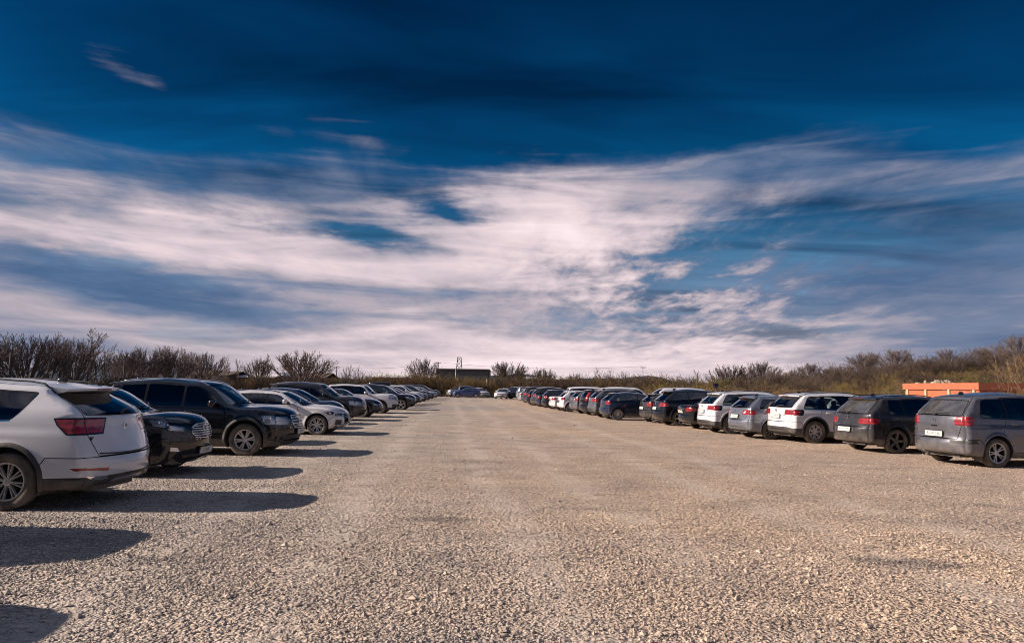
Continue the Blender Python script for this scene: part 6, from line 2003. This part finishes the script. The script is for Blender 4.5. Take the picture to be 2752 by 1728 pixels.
def rear_px(model, color, label, px, y_near, heading=None, **kw):
    """right-hand car whose far rear corner shows at px"""
    d = SPEC[model]
    heading = W8 + R(rnd.uniform(-2.2, 2.2)) if heading is None else heading
    yf = y_near + 2 * d['hw']
    xr, _ = AT(px, yf, 1060)
    c, s = math.cos(heading), math.sin(heading)
    lx, ly = -d['L'] / 2 + 0.16, d['hw'] - 0.12
    return car(model, color, label, (xr - (c * lx - s * ly), yf - (s * lx + c * ly)), heading, group=RG, **kw)


rear_px('estate', 'steel', 'grey estate with silver rails and clear insets in its tail lamps', 1953, 24.9, plate=[('L ZASOH', 'r', 0.75)])
rear_px('touring_suv', 'white', 'white off-roader beside the grey estate with silver rails', 1871, 27.7, plate=[('BH 12 CAZ', 'r', 0.82)], rim='ten')
rear_px('saloon', 'black', 'black saloon between two off-roaders on the right side', 1820, 30.4, plate=[('B-TH 90', 'r', 0.73)])
rear_px('sport_suv', 'black', 'black off-roader with tall red lamps and open-spoke wheels', 1750, 33.1, plate=[('B 58', 'r', 0.77)])
rear_px('hatch', 'dark_grey', 'dark grey hatchback squeezed in beside the black off-roader with open-spoke wheels', 1716, 35.6, plate=[('B 71', 'r', 0.71)])
rear_px('hatch', 'navy', 'navy hatchback with mesh wheels parked at the kink of the right row', 1611, 38.2, rim='mesh', far=1)
rear_px('touring_suv', 'grey', 'grey off-roader just past the navy hatchback with mesh wheels', 1580, 41.3, far=1)
rear_px('tall_lamp', 'black', 'black minivan with tall upright red tail lamps', 1556, 44.1, far=1)
rear_px('estate', 'grey', 'grey estate beside the minivan with tall lamps', 1530, 47.0, far=1)
rear_px('hatch', 'white', 'white hatchback with red lamps past the grey estate', 1498, 50.0, far=1)
rear_px('saloon', 'white', 'white saloon next to the white hatchback', 1476, 53.0, far=1)
for m_, c_, px_, y_, lab in (('estate', 'black', 1456, 56.2, 'black estate past the white saloon'), ('saloon', 'navy', 1440, 59.4, 'navy saloon far down the right row'), ('sport_suv', 'dark_grey', 1426, 62.6, 'charcoal smooth-nosed off-roader far down the right row'),
                             ('hatch', 'black', 1414, 66, 'black hatchback far down the right row'), ('big_suv', 'dark_grey', 1404, 70, 'charcoal off-roader with rails near the end of the right row'), ('estate', 'silver', 1392, 77, 'silver estate at the end of the right row')):
    rear_px(m_, c_, lab, px_, y_, far=2)
# second row behind, and the cars at the far end
SG = 'cars of the second row behind the right-hand cars'
for m_, c_, xr, y_, hd, lab in (('van', 'white', 7.2, 61, R(5), 'white van with dark glass standing beyond the right row'), ('van', 'white', 8.9, 51.5, R(185), 'white camper van with large dark side window beyond the right row'), ('estate_bars', 'white', 9.6, 44, R(5), 'white estate with bars across its roof'),
                                ('hatch', 'silver', 14.4, 23.0, R(6), 'silver hatchback whose roof shows between the people carrier and the skip'), ('saloon', 'white', 11.8, 36.0, R(5), 'white saloon hidden behind the right row'), ('estate', 'pearl', 12.6, 31.0, R(6), 'pale estate hidden behind the two white off-roaders'),
                                ('van', 'white', 5.2, 70.0, R(4), 'white van far back behind the right row')):
    Lh = SPEC[m_]['L'] / 2
    car(m_, c_, lab, (xr + Lh * abs(math.cos(hd)), y_), hd, group=SG, far=1)
FG = 'cars at the far end of the lot'
x, _ = AT(1254, 105, 1060)
car('hatch', 'blue', 'blue hatchback standing across the far end of the lot', (x, 105), R(182), group=FG, far=1)
x, _ = AT(1238, 109, 1060)
car('boxy_suv', 'silver', 'silver off-roader behind the blue hatchback', (x, 109), R(200), group=FG, far=2)
x, _ = AT(1288, 109, 1060)
car('hatch', 'white', 'white hatchback showing its nose behind the blue one', (x, 109.2), R(-60), group=FG, far=2)
x, _ = AT(1346, 99, 1060)
car('saloon', 'white', 'white saloon facing the lane at the far end', (x + 0.4, 101), R(-105), group=FG, far=1)
x, _ = AT(1376, 100, 1060)
car('sport_suv', 'black', 'black off-roader beside the white saloon at the far end', (x + 0.3, 102), R(-100), group=FG, far=1)
x, _ = AT(1398, 95, 1060)
car('boxy_suv', 'silver', 'silver off-roader beside the black one at the far end', (x + 1.6, 96), R(10), group=FG, far=2)
